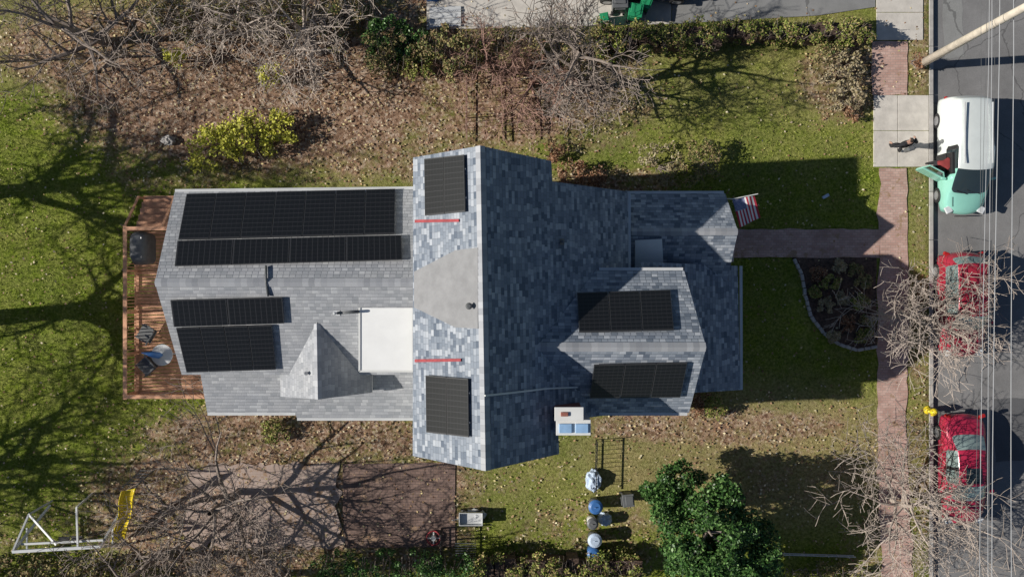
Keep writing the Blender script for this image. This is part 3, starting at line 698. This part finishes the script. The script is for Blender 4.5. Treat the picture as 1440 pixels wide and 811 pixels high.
# ------------------------------------------------------------------ cars
def paint(name,c,rough=.3):
    a=N(name); co=a.n('ShaderNodeTexCoord').outputs['Object']
    a.l(a.ramp(a.noise(co,2,4),[(.3,tuple(x*.9 for x in c)),(.7,c)]),a.b.inputs['Base Color'])
    a.b.inputs['Roughness'].default_value=rough; a.b.inputs['Coat Weight'].default_value=.6; a.b.inputs['Coat Roughness'].default_value=.08
    a.b.inputs['Metallic'].default_value=.15
    return a.m
SED=[(0,.80,.52,.56,.6),(.02,.90,.74,.80,.68),(.09,.96,.88,.95,.74),(.165,.98,.90,.98,.76),(.175,.98,.90,1.0,.76),(.30,1,.91,1.35,.64),(.315,1,.91,1.38,.63),(.46,1,.91,1.45,.62),(.485,1,.91,1.45,.62),(.60,1,.91,1.41,.62),(.615,1,.91,1.38,.63),(.765,.99,.88,1.0,.78),(.775,.99,.87,.96,.78),(.90,.96,.78,.84,.74),(.975,.88,.66,.72,.66),(1,.78,.50,.54,.55)]
VAN=[(0,.88,.55,.62,.72),(.01,.94,.85,1.0,.80),(.02,.96,.98,1.25,.82),(.025,.97,.99,1.32,.82),(.03,.97,.99,1.36,.82),(.055,.99,1.0,1.66,.78),(.07,1,1.0,1.70,.78),(.44,1,.99,1.76,.78),(.465,1,.99,1.76,.78),(.625,1,.98,1.70,.77),(.64,1,.98,1.66,.77),(.83,.98,.94,1.08,.82),(.84,.98,.93,1.03,.82),(.93,.95,.84,.90,.76),(.98,.88,.70,.76,.68),(1,.78,.52,.56,.58)]
SUV=[(0,.84,.55,.62,.66),(.015,.93,.85,.95,.74),(.035,.96,.97,1.10,.76),(.045,.97,.98,1.14,.76),(.05,.97,.98,1.16,.76),(.12,.99,1.0,1.58,.70),(.14,1,1.0,1.62,.70),(.44,1,.99,1.66,.69),(.465,1,.99,1.66,.69),(.59,1,.98,1.62,.69),(.605,1,.98,1.58,.70),(.735,.99,.96,1.10,.80),(.745,.99,.96,1.06,.80),(.90,.97,.90,.97,.78),(.975,.90,.74,.82,.7),(1,.80,.52,.58,.6)]
glassc=mat('car_glass',(.03,.045,.05),.04,.1,1,spec=1.0,coat=.5)
glassl=mat('car_glass_painted_glare',(.24,.31,.30),.08,.3,2,spec=1.0,coat=.5)  # pale base colour paints bright reflected light into the glass
lampm=mat('head_lamp',(.7,.72,.74),.1,.05,5,spec=.9); tailm=mat('tail_lamp',(.4,.02,.02),.2,.1,5)
def car(name,x,y,yaw,L,W,st,pm,gl,roofm=None,z0=-.124,norearglass=False,sunroof=False):
    e=empty(name,(x,y,z0)); e.rotation_euler=(0,0,yaw)
    v=[];f=[];mi=[]
    hw=W/2
    for (t_,wf,zb,zt,yt) in st:
        w_=hw*wf; y4=hw*yt; hood=zt-zb<.2
        half=[(w_*.90,.20),(w_*.985,.34),(w_*1.0,zb*.62),(w_*.985,zb*.86),(w_*.93,zb),(y4*(1.0 if not hood else 1.02),zt),(y4*.72,zt+.045),(y4*.36,zt+.065)]
        ring=[(a_,b_) for a_,b_ in half]+[(0,zt+.07)]+[(-a_,b_) for a_,b_ in half[::-1]]
        for (yy,zz) in ring:
            fr=abs(yy)/hw; bow=0
            if t_>.55: bow=-.22*(fr**2.2)*( .6 if t_<.9 else 1.3)
            if t_<.35: bow=.16*(fr**2.2)*(.8 if t_>.08 else 1.2)*(.3 if norearglass else 1)
            v.append(((t_-.5)*L+bow,yy,zz))
    K=17
    for i in range(len(st)-1):
        for j in range(K):
            j2=(j+1)%K; f.append((i*K+j,(i+1)*K+j,(i+1)*K+j2,i*K+j2))
            m_=0
            side=j in (4,11); top=5<=j<=10
            if norearglass and i<9: m_=3
            if side and 5<=i<=9 and i!=7 and not(norearglass and i<7): m_=1
            if side and i==7: m_=2
            if top and i in (4,10) and not (norearglass and i==4): m_=1
            if j==16: m_=2
            if roofm and top and 5<=i<=9: m_=3
            mi.append(m_)
    f.append(tuple(range(K))); mi.append(3 if norearglass else 0); n_=len(st)-1; f.append(tuple(range(n_*K,n_*K+K))[::-1]); mi.append(0)
    o=mesh('body',v,f,[pm,gl,M['dark'],roofm or pm],e,True)
    for p,m_ in zip(o.data.polygons,mi): p.material_index=m_
    bm=bmesh.new(); bm.from_mesh(o.data); bmesh.ops.recalc_face_normals(bm,faces=bm.faces)
    cl=bm.edges.layers.float.get('crease_edge') or bm.edges.layers.float.new('crease_edge')
    for ed in bm.edges:
        if len(ed.link_faces)==2 and ed.link_faces[0].material_index!=ed.link_faces[1].material_index: ed[cl]=.55
    bm.to_mesh(o.data); bm.free()
    s_=o.modifiers.new('s','SUBSURF'); s_.levels=2; s_.render_levels=2
    wh=G(); rim=G()
    for fx in (-.31,.32):
        for sy in (-1,1):
            c=Vector((fx*L,sy*(hw-.10),.31)); wh.tube([c-Vector((0,sy*.11,0)),c+Vector((0,sy*.09,0)),c+Vector((0,sy*.115,0))],[.31,.31,.27],20)
            rim.tube([c+Vector((0,sy*.112,0)),c+Vector((0,sy*.125,0))],[.20,.17],14)
    wh.obj('tyres',M['dark'],e); rim.obj('wheels',M['steel'],e)
    mr=G(); xm=(st[10][0]-.5)*L+.28
    for sy in (-1,1):
        mr.box((xm,sy*(hw+.08),st[9][2]+.07),(.10,.18,.13),rz=sy*.2); mr.beam((xm,sy*(hw-.08),st[9][2]+.02),(xm,sy*(hw+.05),st[9][2]+.05),.05,.04)
    mr.obj('mirrors',pm,e,bevel=.03)
    tl=G(); hl=G()
    for sy in (-1,1):
        hl.box((L*.5-.24,sy*hw*.72,.68 if st is SED else .78),(.28,.28,.10),rz=-sy*.45,); tl.box((-L*.5+.12,sy*hw*.78,.80),(.14,.24,.14),rz=sy*.35)
    hl.obj('headlamps',lampm,e,bevel=.03); tl.obj('tail_lamps',tailm,e,bevel=.03)
    wp=G(); xc=(st[11][0]-.5)*L
    wp.beam((xc-.02,.45,st[11][3]+.05),(xc-.16,-.15,st[11][3]+.17),.025,.02); wp.beam((xc-.0,-.1,st[11][3]+.09),(xc-.14,-.55,st[11][3]+.13),.025,.02)
    wp.box((L*.5+.0,0,.48),(.03,.5,.11)); wp.obj('wipers_and_plate',M['dark'],e)
    sl_=G(); xh=(st[11][0]-.5)*L+.10
    for sy in (-1,1): sl_.beam((xh,sy*hw*.70,st[12][3]+.035),(L*.5-.35,sy*hw*.62,st[13][3]+.02),.014,.012)
    if st is not VAN:
        for sy in (-1,1): sl_.beam(((st[6][0]-.5)*L+.1,sy*hw*.56,st[6][3]+.04),((st[9][0]-.5)*L-.05,sy*hw*.56,st[9][3]+.04),.02,.015)
    sl_.obj('shut_lines',M['dark'],e)
    if sunroof:
        g_=G(); g_.box(((.50-.5)*L+.1,0,st[8][3]+.062),(.62,.62,.02)); g_.obj('sunroof',glassc,e,bevel=.008)
    return e
teal=paint('mint_paint',(.34,.74,.62)); redp=paint('red_paint',(.52,.03,.08)); pale=paint('white_van_paint',(.84,.89,.87)); dred=paint('dark_red_paint',(.44,.03,.06))
yaw=-math.pi/2
c1=car('parked_van',18.38,5.38,yaw,4.85,1.84,VAN,teal,glassc,pale,norearglass=True)
g_=G()
for yy in (-.55,.55): g_.box((-.75,yy,1.865),(2.4,.05,.04))
g_.obj('roof_rails',M['gutter'],c1)
car('parked_car',18.32,-.65,yaw,4.35,1.78,SUV,dred,glassl)
car('parked_car',18.38,-7.35,yaw,4.6,1.78,SED,redp,glassl,sunroof=True)
car('parked_car',5.3,12.6,0,4.5,1.78,SED,paint('black_paint',(.02,.02,.025)),glassc,z0=.03)
hx=.95
dr=G()
ang=math.radians(180+62)
dx_=Vector((math.cos(ang),math.sin(ang),0)); hp=Vector((hx,-.89,0))
sidev=Vector((-dx_.y,dx_.x,0))
def dp(u,z,o_): return hp+dx_*u+Vector((0,0,z))+sidev*o_
for (u0,u1,z0,z1,t_) in [(0,1.0,.32,.95,.10),(0,.06,.95,1.05,.05),(.94,1.0,.95,1.5,.05),(.35,1.0,1.48,1.54,.05)]:
    v=[dp(u,z,o_) for o_ in (-t_/2,t_/2) for u,z in ((u0,z0),(u1,z0),(u1,z1),(u0,z1))]
    dr.add((v,[(3,2,1,0),(4,5,6,7),(0,1,5,4),(1,2,6,5),(2,3,7,6),(3,0,4,7)]))
dr.beam(dp(.05,1.0,0),dp(.38,1.52,0),.05)
dr.obj('open_door',teal,c1,bevel=.02)
mesh('open_door_glass',[dp(.08,.97,0),dp(.95,.97,0),dp(.95,1.5,0),dp(.38,1.5,0)],[(0,1,2,3)],glassc,c1)
g_=G(); g_.box((.42,-.88,.70),(.98,.12,.76)); g_.box((.38,-.80,1.28),(.85,.16,.42)); g_.obj('door_opening_shade',M['dark'],c1,bevel=.03)  # solid dark boxes stand in for the shaded interior of the doorway
# ------------------------------------------------------------------ people
def person(name,loc,rz,J,colors,head,hands,hairm='hair'):
    e=empty(name,loc); e.rotation_euler=(0,0,rz)
    names=list(J.keys()); ed=[('pelvis','waist'),('waist','chest'),('chest','neck'),('chest','shL'),('shL','elL'),('elL','wrL'),('chest','shR'),('shR','elR'),('elR','wrR'),('pelvis','hipL'),('hipL','knL'),('knL','anL'),('anL','toL'),('pelvis','hipR'),('hipR','knR'),('knR','anR'),('anR','toR')]
    me=bpy.data.meshes.new('body'); me.from_pydata([J[n][0] for n in names],[(names.index(a_),names.index(b_)) for a_,b_ in ed],[])
    o=bpy.data.objects.new('body',me); link(o,e)
    o.modifiers.new('k','SKIN'); s=o.modifiers.new('s','SUBSURF'); s.levels=2; s.render_levels=2
    for i,n in enumerate(names):
        r=J[n][1]; me.skin_vertices[0].data[i].radius=(r,r) if isinstance(r,float) else r; me.skin_vertices[0].data[i].use_root=(n=='pelvis')
    dg=bpy.context.evaluated_depsgraph_get(); em=bpy.data.meshes.new_from_object(o.evaluated_get(dg))
    o.modifiers.clear(); o.data=em
    for m_ in colors: em.materials.append(m_)
    em.polygons.foreach_set('use_smooth',[True]*len(em.polygons))
    J3={n:Vector(J[n][0]) for n in names}
    for p in em.polygons:
        near=min(names,key=lambda n:(J3[n]-p.center).length)
        p.material_index=1 if near[:2] in('hi','kn') or near=='pelvis' else (2 if near[:2] in ('an','to') else (3 if near=='neck' else 0))
    hp,fd=Vector(head[0]),Vector(head[1]).normalized(); up=Vector(head[2]).normalized(); rt=fd.cross(up).normalized()
    bm=bmesh.new(); bmesh.ops.create_uvsphere(bm,u_segments=20,v_segments=14,radius=1)
    Rm=Matrix((rt,fd,up)).transposed()
    for v in bm.verts:
        c=v.co; s=Vector((c.x*.077,c.y*.095,c.z*.118))
        if c.z<0: s.x*=1-.35*(-c.z)
        if c.y>.5 and c.z<-.2: s.y*=.95
        v.co=Rm@s+hp
    m2=bpy.data.meshes.new('head'); bm.to_mesh(m2); bm.free(); m2.materials.append(colors[3]); m2.materials.append(M[hairm])
    for p in m2.polygons:
        p.use_smooth=True; q_=Rm.transposed()@(p.center-hp)
        if q_.z>.055 or (q_.y<.0 and q_.z>-.05): p.material_index=1
    link(bpy.data.objects.new('head',m2),e)
    g_=G(); g_.tube([hp+fd*.09+up*.02,hp+fd*.115-up*.015,hp+fd*.09-up*.03],[.008,.016,.01],6)
    for s in (-1,1): g_.tube([hp+rt*s*.072,hp+rt*s*.088],[.028,.02],8)
    g_.obj('nose_and_ears',colors[3],e,True)
    g_=G()
    for s in (-1,1): g_.tube([hp+fd*.082+rt*s*.03+up*.005,hp+fd*.092+rt*s*.03+up*.005],.010,8)
    g_.tube([hp+fd*.088-up*.06-rt*.022,hp+fd*.094-up*.06,hp+fd*.088-up*.06+rt*.022],.005,6); g_.obj('eyes_and_mouth',M['dark'],e)
    hg=G()
    for wr,hd in hands:
        wv=Vector(wr); h_=Vector(hd).normalized(); s_=h_.cross(Vector((0,0,1)))
        if s_.length<.1: s_=Vector((0,1,0))
        s_.normalize(); nn=h_.cross(s_)
        hg.tube([wv-h_*.01,wv+h_*.04,wv+h_*.09],[.026,.036,.034],8)
        for k_,(of,ln) in enumerate([(-.028,.070),(-.009,.080),(.010,.074),(.028,.058)]):
            b0=wv+h_*.085+s_*of; hg.tube([b0,b0+h_*ln*.5,b0+h_*ln*.85+nn*.02],[.009,.0085,.006],6)
        b0=wv+h_*.03-s_*.03; hg.tube([b0,b0+h_*.03-s_*.03,b0+h_*.06-s_*.04],[.011,.010,.007],6)
    hg.obj('hands',colors[3],e,True)
    return e
J={'pelvis':((0,0,.95),(.17,.13)),'waist':((0,0,1.10),(.18,.14)),'chest':((.03,0,1.36),(.21,.16)),'neck':((.05,0,1.52),.06),
 'shL':((.03,.21,1.42),.09),'elL':((.02,.43,1.22),.07),'wrL':((.20,.50,1.08),.042),'shR':((.03,-.21,1.42),.09),'elR':((-.08,-.40,1.18),.07),'wrR':((.10,-.48,1.02),.042),
 'hipL':((0,.10,.90),.11),'knL':((.14,.11,.50),.08),'anL':((.10,.12,.09),.055),'toL':((.27,.13,.045),.04),'hipR':((0,-.10,.90),.11),'knR':((.0,-.11,.50),.08),'anR':((-.20,-.12,.11),.055),'toR':((-.05,-.13,.045),.04)}
p0=P(1257,209,.03)
sp_=person('standing_person',p0,1.9,J,[M['black'],M['black'],M['dark'],M['skin']],((.07,0,1.66),(1,0,-.25),(.2,0,1)),[((.20,.50,1.08),(.7,.2,-.5)),((.10,-.48,1.02),(.7,-.1,-.5))])
g_=G(); g_.box((-.24,0,1.25),(.18,.32,.44)); g_.obj('backpack',M['greybin'],sp_,bevel=.06)
J2={'pelvis':((0,0,.88),(.15,.12)),'waist':((.12,0,1.0),(.14,.11)),'chest':((.36,0,1.13),(.17,.12)),'neck':((.50,0,1.18),.055),
 'shL':((.36,.19,1.14),.065),'elL':((.52,.25,.92),.048),'wrL':((.74,.22,.88),.032),'shR':((.36,-.19,1.14),.065),'elR':((.50,-.26,.90),.048),'wrR':((.72,-.22,.86),.032),
 'hipL':((0,.10,.86),.09),'knL':((.08,.13,.47),.062),'anL':((-.04,.14,.09),.045),'toL':((.12,.15,.045),.038),'hipR':((0,-.10,.86),.09),'knR':((.12,-.11,.48),.062),'anR':((.06,-.12,.09),.045),'toR':((.22,-.13,.045),.038)}
person('leaning_person',Vector((17.10,5.0,0.01)),0,J2,[M['maroon'],M['black'],M['dark'],M['skin']],((.62,0,1.22),(1,0,-.6),(.6,0,1)),[((.74,.22,.88),(1,0,-.2)),((.72,-.22,.86),(1,0,-.2))])
# ------------------------------------------------------------------ utility pole & lines
up_=empty('utility_pole'); b=P(1290,93)
g_=G(); g_.tube([(b.x,b.y,-.3),(b.x,b.y,6),(b.x+.05,b.y,11.5)],[.17,.14,.11],12); g_.obj('pole',M['paleWood'],up_,True)
g_=G(); g_.box((b.x,b.y,10.6),(2.4,.1,.12)); g_.box((b.x,b.y,9.8),(1.6,.1,.1)); g_.obj('crossarm',M['paleWood'],up_)
wires=[(-.55,6.3),(-.30,6.0),(-.05,6.2),(.12,5.6),(-.7,6.9),(.2,6.6),(-.42,5.7)]
for i,(dx2,z) in enumerate(wires):
    g_=G(); pts=[]
    for k_ in range(41):
        y=b.y-60+ (k_/40)*90
        loc_t=((y-b.y)/38.0)
        sag=.5*(abs(math.sin(loc_t*math.pi)))
        pts.append((b.x+dx2+.01*(b.y-y)*(i-3)*.35,y,z-sag*.8))
    g_.tube(pts,.007+.003*(i%3),5); g_.obj('overhead_wire',M['wire'] if i%3 else M['greybin'],None)
for yy in (b.y-38,b.y+38):
    e=empty('utility_pole'); g_=G(); g_.tube([(b.x,yy,-.3),(b.x,yy,11.5)],[.17,.11],12); g_.box((b.x,yy,10.6),(2.4,.1,.12)); g_.obj('pole',M['paleWood'],e)
# ------------------------------------------------------------------ flag
fl=empty('american_flag')
a=N('flag_cloth'); uv=a.n('ShaderNodeUVMap').outputs[0]; sp=a.n('ShaderNodeSeparateXYZ'); a.l(uv,sp.inputs[0])
st_=a.math('LESS_THAN',a.math('MODULO',a.math('FLOOR',a.math('MULTIPLY',sp.outputs[1],13)),2),.5)
c=a.mix(st_,(.85,.84,.84),(.55,.03,.06))
can=a.math('MULTIPLY',a.math('LESS_THAN',sp.outputs[0],.42),a.math('GREATER_THAN',sp.outputs[1],.46))
vo=a.n('ShaderNodeTexVoronoi'); vo.inputs['Scale'].default_value=22; vo.inputs['Randomness'].default_value=0; a.l(uv,vo.inputs['Vector'])
cc=a.mix(a.math('LESS_THAN',vo.outputs['Distance'],.28),(.05,.08,.28),(.75,.75,.75))
a.l(a.mix(can,c,cc),a.b.inputs['Base Color']); a.b.inputs['Roughness'].default_value=.8
v=[];f=[];uvs=[]
A0=P(1030,281,3.6);B0=P(1061,275,3.5);C0=P(1069,306,3.0);D0=P(1040,320,3.1)
nu,nv=16,12
for i in range(nu+1):
    for j in range(nv+1):
        u=i/nu;vv=j/nv; p=A0.lerp(B0,vv).lerp(D0.lerp(C0,vv),u); p=p+Vector((0,0,.04*math.sin(vv*11+u*2)))+Vector((.02*math.sin(vv*7),0,0))
        v.append(p); uvs.append((u,1-vv) )
f=[(i*(nv+1)+j,(i+1)*(nv+1)+j,(i+1)*(nv+1)+j+1,i*(nv+1)+j+1) for i in range(nu) for j in range(nv)]
o=mesh('cloth',v,f,a.m,fl,True); ul=o.data.uv_layers.new(name='UVMap')
for l in o.data.loops: ul.data[l.index].uv=uvs[l.vertex_index]
g_=G(); g_.tube([Vector((7.7,A0.y+.1,3.2)),A0+Vector((0,.03,.02)),B0+Vector((.1,.05,.1))],.018,8); g_.obj('flag_pole',M['white'],fl)
# ------------------------------------------------------------------ bins & yard items
def bin_(px,py,m,rz=0,s=1,name='wheelie_bin'):
    p=P(px,py,.03); e=empty(name,p); e.rotation_euler=(0,0,rz); e.scale=(s,s,s)
    b0=[(-.22,-.24),(.22,-.24),(.22,.24),(-.22,.24)]; v=[(x,y,.05) for x,y in b0]+[(x*1.25,y*1.25,.95) for x,y in b0]
    o=mesh('bin_body',v,[(3,2,1,0),(0,1,5,4),(1,2,6,5),(2,3,7,6),(3,0,4,7),(4,5,6,7)],m,e); bb=o.modifiers.new('b','BEVEL'); bb.width=.03; bb.segments=3
    g_=G(); g_.box((0,0,.98),(.60,.64,.06)); g_.box((.05,0,1.02),(.40,.46,.05)); g_.box((-.34,0,.95),(.05,.45,.05)); g_.obj('lid',m,e,bevel=.025)
    g_=G()
    for s_ in (-1,1): g_.tube([(-.24,s_*.2,.1),(-.24,s_*.27,.1)],.1,12)
    g_.obj('bin_wheels',M['dark'],e)
bin_(890,24,M['green_bin'],1.4,.9); bin_(868,12,M['greybin'],1.6); bin_(848,31,M['green_bin'],.2,.6); bin_(905,12,M['green_bin'],1.2,.7)
def can(px,py,m,lid,r=.27,h=.75):
    p=P(px,py,.0); e=empty('trash_can',p); g_=G(); g_.tube([(0,0,0),(0,0,h*.5),(0,0,h)],[r*.82,r*.92,r],20); g_.obj('can',m,e,True)
    g_=G(); g_.tube([(0,0,h),(0,0,h+.03),(0,0,h+.09)],[r*1.08,r*1.08,r*.7],20); g_.tube([(-.08,0,h+.1),(0,0,h+.14),(.08,0,h+.1)],.015,6); g_.obj('lid',lid,e)
can(835,706,M['greybin'],M['blue_bin']); can(831,729,M['white'],M['greybin'],.22); can(834,752,M['greybin'],M['tarp']); can(832,771,M['blue_bin'],M['blue_bin'],.24)
bin_(880,697,M['greybin'],.1,.8)
def crumple(name,px,py,sx,sy,h,m):
    p=P(px,py,0); bm=bmesh.new(); bmesh.ops.create_icosphere(bm,subdivisions=4,radius=1)
    for v in bm.verts:
        n_=noise.noise(v.co*2.2+Vector((px,py,0))); k_=1+.35*n_+.12*noise.noise(v.co*6)
        v.co=Vector((v.co.x*sx*k_,v.co.y*sy*k_,max(-.02,v.co.z*h*k_+h*.5)))+p
    me=bpy.data.meshes.new(name); bm.to_mesh(me); bm.free(); me.materials.append(m); link(bpy.data.objects.new(name,me))
crumple('plastic_tarp_bundle',834,674,.32,.42,.30,M['tarp'])
crumple('rubbish_bag',850,728,.28,.25,.3,M['tarp'])
wc=empty('garden_cart',P(663,725,0)); g_=G()
g_.box((0,0,.35),(.95,.5,.03)); g_.box((0,.25,.45),(.95,.03,.2)); g_.box((0,-.25,.45),(.95,.03,.2)); g_.box((-.47,0,.45),(.03,.5,.2)); g_.box((.47,0,.45),(.03,.5,.2))
g_.beam((-.47,0,.4),(-.75,0,.7),.03); g_.obj('tray',M['gutter'],wc,bevel=.01)
g_=G()
for a_ in (-.3,.3):
    for b_ in (-.28,.28): g_.tube([(a_,b_-.03,.15),(a_,b_+.03,.15)],.15,14)
g_.obj('cart_wheels',M['dark'],wc)
crumple('folded_tarp',668,723,.42,.26,.25,M['lead'])
hr=empty('hose_reel',P(610,755,.03)); g_=G()
ring=[(.28*math.cos(t),.28*math.sin(t),.1+.03*math.sin(3*t)) for t in np.linspace(0,2*math.pi,25)]; g_.tube(ring,.035,8); g_.obj('hose',M['red'],hr,True)
g_=G(); g_.tube([(0,0,0),(0,0,.2)],[.12,.1],14); g_.box((0,0,.1),(.5,.05,.04)); g_.box((0,0,.105),(.05,.5,.04)); g_.obj('reel',M['white'],hr)
rk=G(); c=P(655,770,.4)
for a_ in (-.4,.4):
    for b_ in (-.25,.25): rk.box((c.x+a_,c.y+b_,.3),(.03,.03,.65))
for k_ in range(6): rk.box((c.x,c.y-.25+k_*.1,.6),(.85,.02,.02))
rk.obj('garden_rack',M['steel'])
def fence(name,a_,b_,h,m,step=.13,w_=.04,rails=True,postw=.08):
    a_=P(*a_);b_=P(*b_); d_=b_-a_; L=d_.length; g_=G(); an=math.atan2(d_.y,d_.x)
    for i in range(int(L/step)): g_.box(a_+d_*((i+.5)*step/L)+Vector((0,0,h/2)),(w_,.02,h),an)
    for z in (.2*h,.85*h): g_.beam(a_+Vector((0,0,z)),b_+Vector((0,0,z)),.03,.04)
    for i in range(int(L/1.8)+1): g_.box(a_+d_*min(1,i*1.8/L)+Vector((0,0,h/2+.03)),(postw,postw,h+.06),an)
    return g_.obj(name,m)
fence('iron_fence',(838,618),(836,690),.8,M['dark'],.18,.018,True,.03)
fence('iron_fence',(657,105),(657,200),1.1,M['barkRed'],.26,.02,True,.04)
fence('iron_fence',(705,125),(708,200),1.1,M['barkRed'],.26,.02,True,.04)
fence('iron_fence',(1100,777),(1200,780),.3,M['gutter'],.5,.03,True,.03)
fence('wooden_fence',(0,88),(215,80),1.0,M['bark'],.3,.05)
fence('iron_fence',(622,742),(622,800),1.1,M['dark'],.15,.03)
fh=empty('fire_hydrant',P(1304,576,0)); g_=G()
g_.tube([(0,0,0),(0,0,.05),(0,0,.06),(0,0,.52),(0,0,.54),(0,0,.60),(0,0,.70),(0,0,.74)],[.17,.17,.11,.11,.15,.15,.09,.03],16)
g_.tube([(-.2,0,.42),(.2,0,.42)],.055,10); g_.tube([(0,0,.42),(0,-.19,.42)],.07,10); g_.tube([(0,0,.74),(0,0,.80)],.03,6); g_.obj('barrel',M['yellow'],fh,True)
sw=empty('swing_set'); g_=G()
ta=P(18,775,2.0); tb_=P(142,768,2.0)
for t_ in (ta,tb_):
    for s in (-1,1):
        g_.beam(t_,(t_.x+(.4 if t_ is ta else .1),t_.y+s*.9+.4,0),.09)
    g_.beam((t_.x,t_.y-.45+.2,1.0),(t_.x,t_.y+.45+.2,1.0),.06)
g_.beam(ta,tb_,.11,.11); g_.beam(ta+Vector((.2,.22,-.25)),tb_+Vector((0,.2,-.2)),.08,.08)
g_.beam((ta.x+.3,ta.y+1.3,1.4),ta,.07); g_.beam((tb_.x-1.2,tb_.y+1.4,1.5),(tb_.x-.9,tb_.y,2.0),.07)
g_.beam((ta.x+.3,ta.y+1.3,1.4),(ta.x+.5,ta.y+1.5,0),.07); g_.beam((tb_.x-1.2,tb_.y+1.4,1.5),(tb_.x-1.3,tb_.y+1.6,0),.07)
g_.beam((ta.x+.3,ta.y+1.3,1.4),(ta.x+1.6,ta.y+.2,1.8),.07)
g_.obj('frame',M['gutter'],sw)
g_=G()
for u in (.3,.45):
    p=ta.lerp(tb_,u)
    g_.tube([p,(p.x,p.y,.5)],.008,4); g_.tube([(p.x+.4,p.y,2.0),(p.x+.4,p.y,.5)],.008,4); g_.box((p.x+.2,p.y,.5),(.45,.2,.03))
g_.obj('swings',M['dark'],sw)
sl=empty('slide'); v=[];f=[]
top=P(186,686,1.6); bot=P(170,756,.1)
prof=[(-.28,.18),(-.26,.02),(-.12,0),(.12,0),(.26,.02),(.28,.18)]
n=14
for i in range(n+1):
    t_=i/n; p=top.lerp(bot,t_); z=1.6*(1-t_)**1.15+.18+.10*math.sin(t_*9)
    for (u,h_) in prof: v.append((p.x+u,p.y+u*.2,z+h_))
for i in range(n):
    for j in range(5): f.append((i*6+j,i*6+j+1,(i+1)*6+j+1,(i+1)*6+j))
o=mesh('chute',v,f,M['yellow'],sl,True); s_=o.modifiers.new('s','SOLIDIFY'); s_.thickness=.03
g_=G()
for s in (-.25,.25): g_.beam((top.x+s,top.y+.1,1.9),(top.x+s,top.y+.45,0),.05)
for k_ in range(5): g_.beam((top.x-.25,top.y+.42-k_*.07,.3+.32*k_),(top.x+.25,top.y+.42-k_*.07,.3+.32*k_),.04)
g_.obj('ladder',M['greybin'],sl)
g_=G(); c=P(626,24,.1)
for k_ in range(7): g_.box((c.x,c.y-.36+k_*.12,.08+.02*(k_%2)),(1.3,.11,.05),.05)
g_.obj('stacked_boards',M['gutter'])
crumple('blue_tarp',606,-4,.5,.2,.2,M['blue_bin'])
crumple('rock_pile',238,198,.28,.2,.2,M['kerb'])
g_=G(); c=P(1161,276,.05); g_.box((c.x,c.y,.06),(.28,.12,.1),.5); g_.obj('delivery_parcel',M['tarp'],bevel=.01)
print('objects',len(bpy.data.objects))
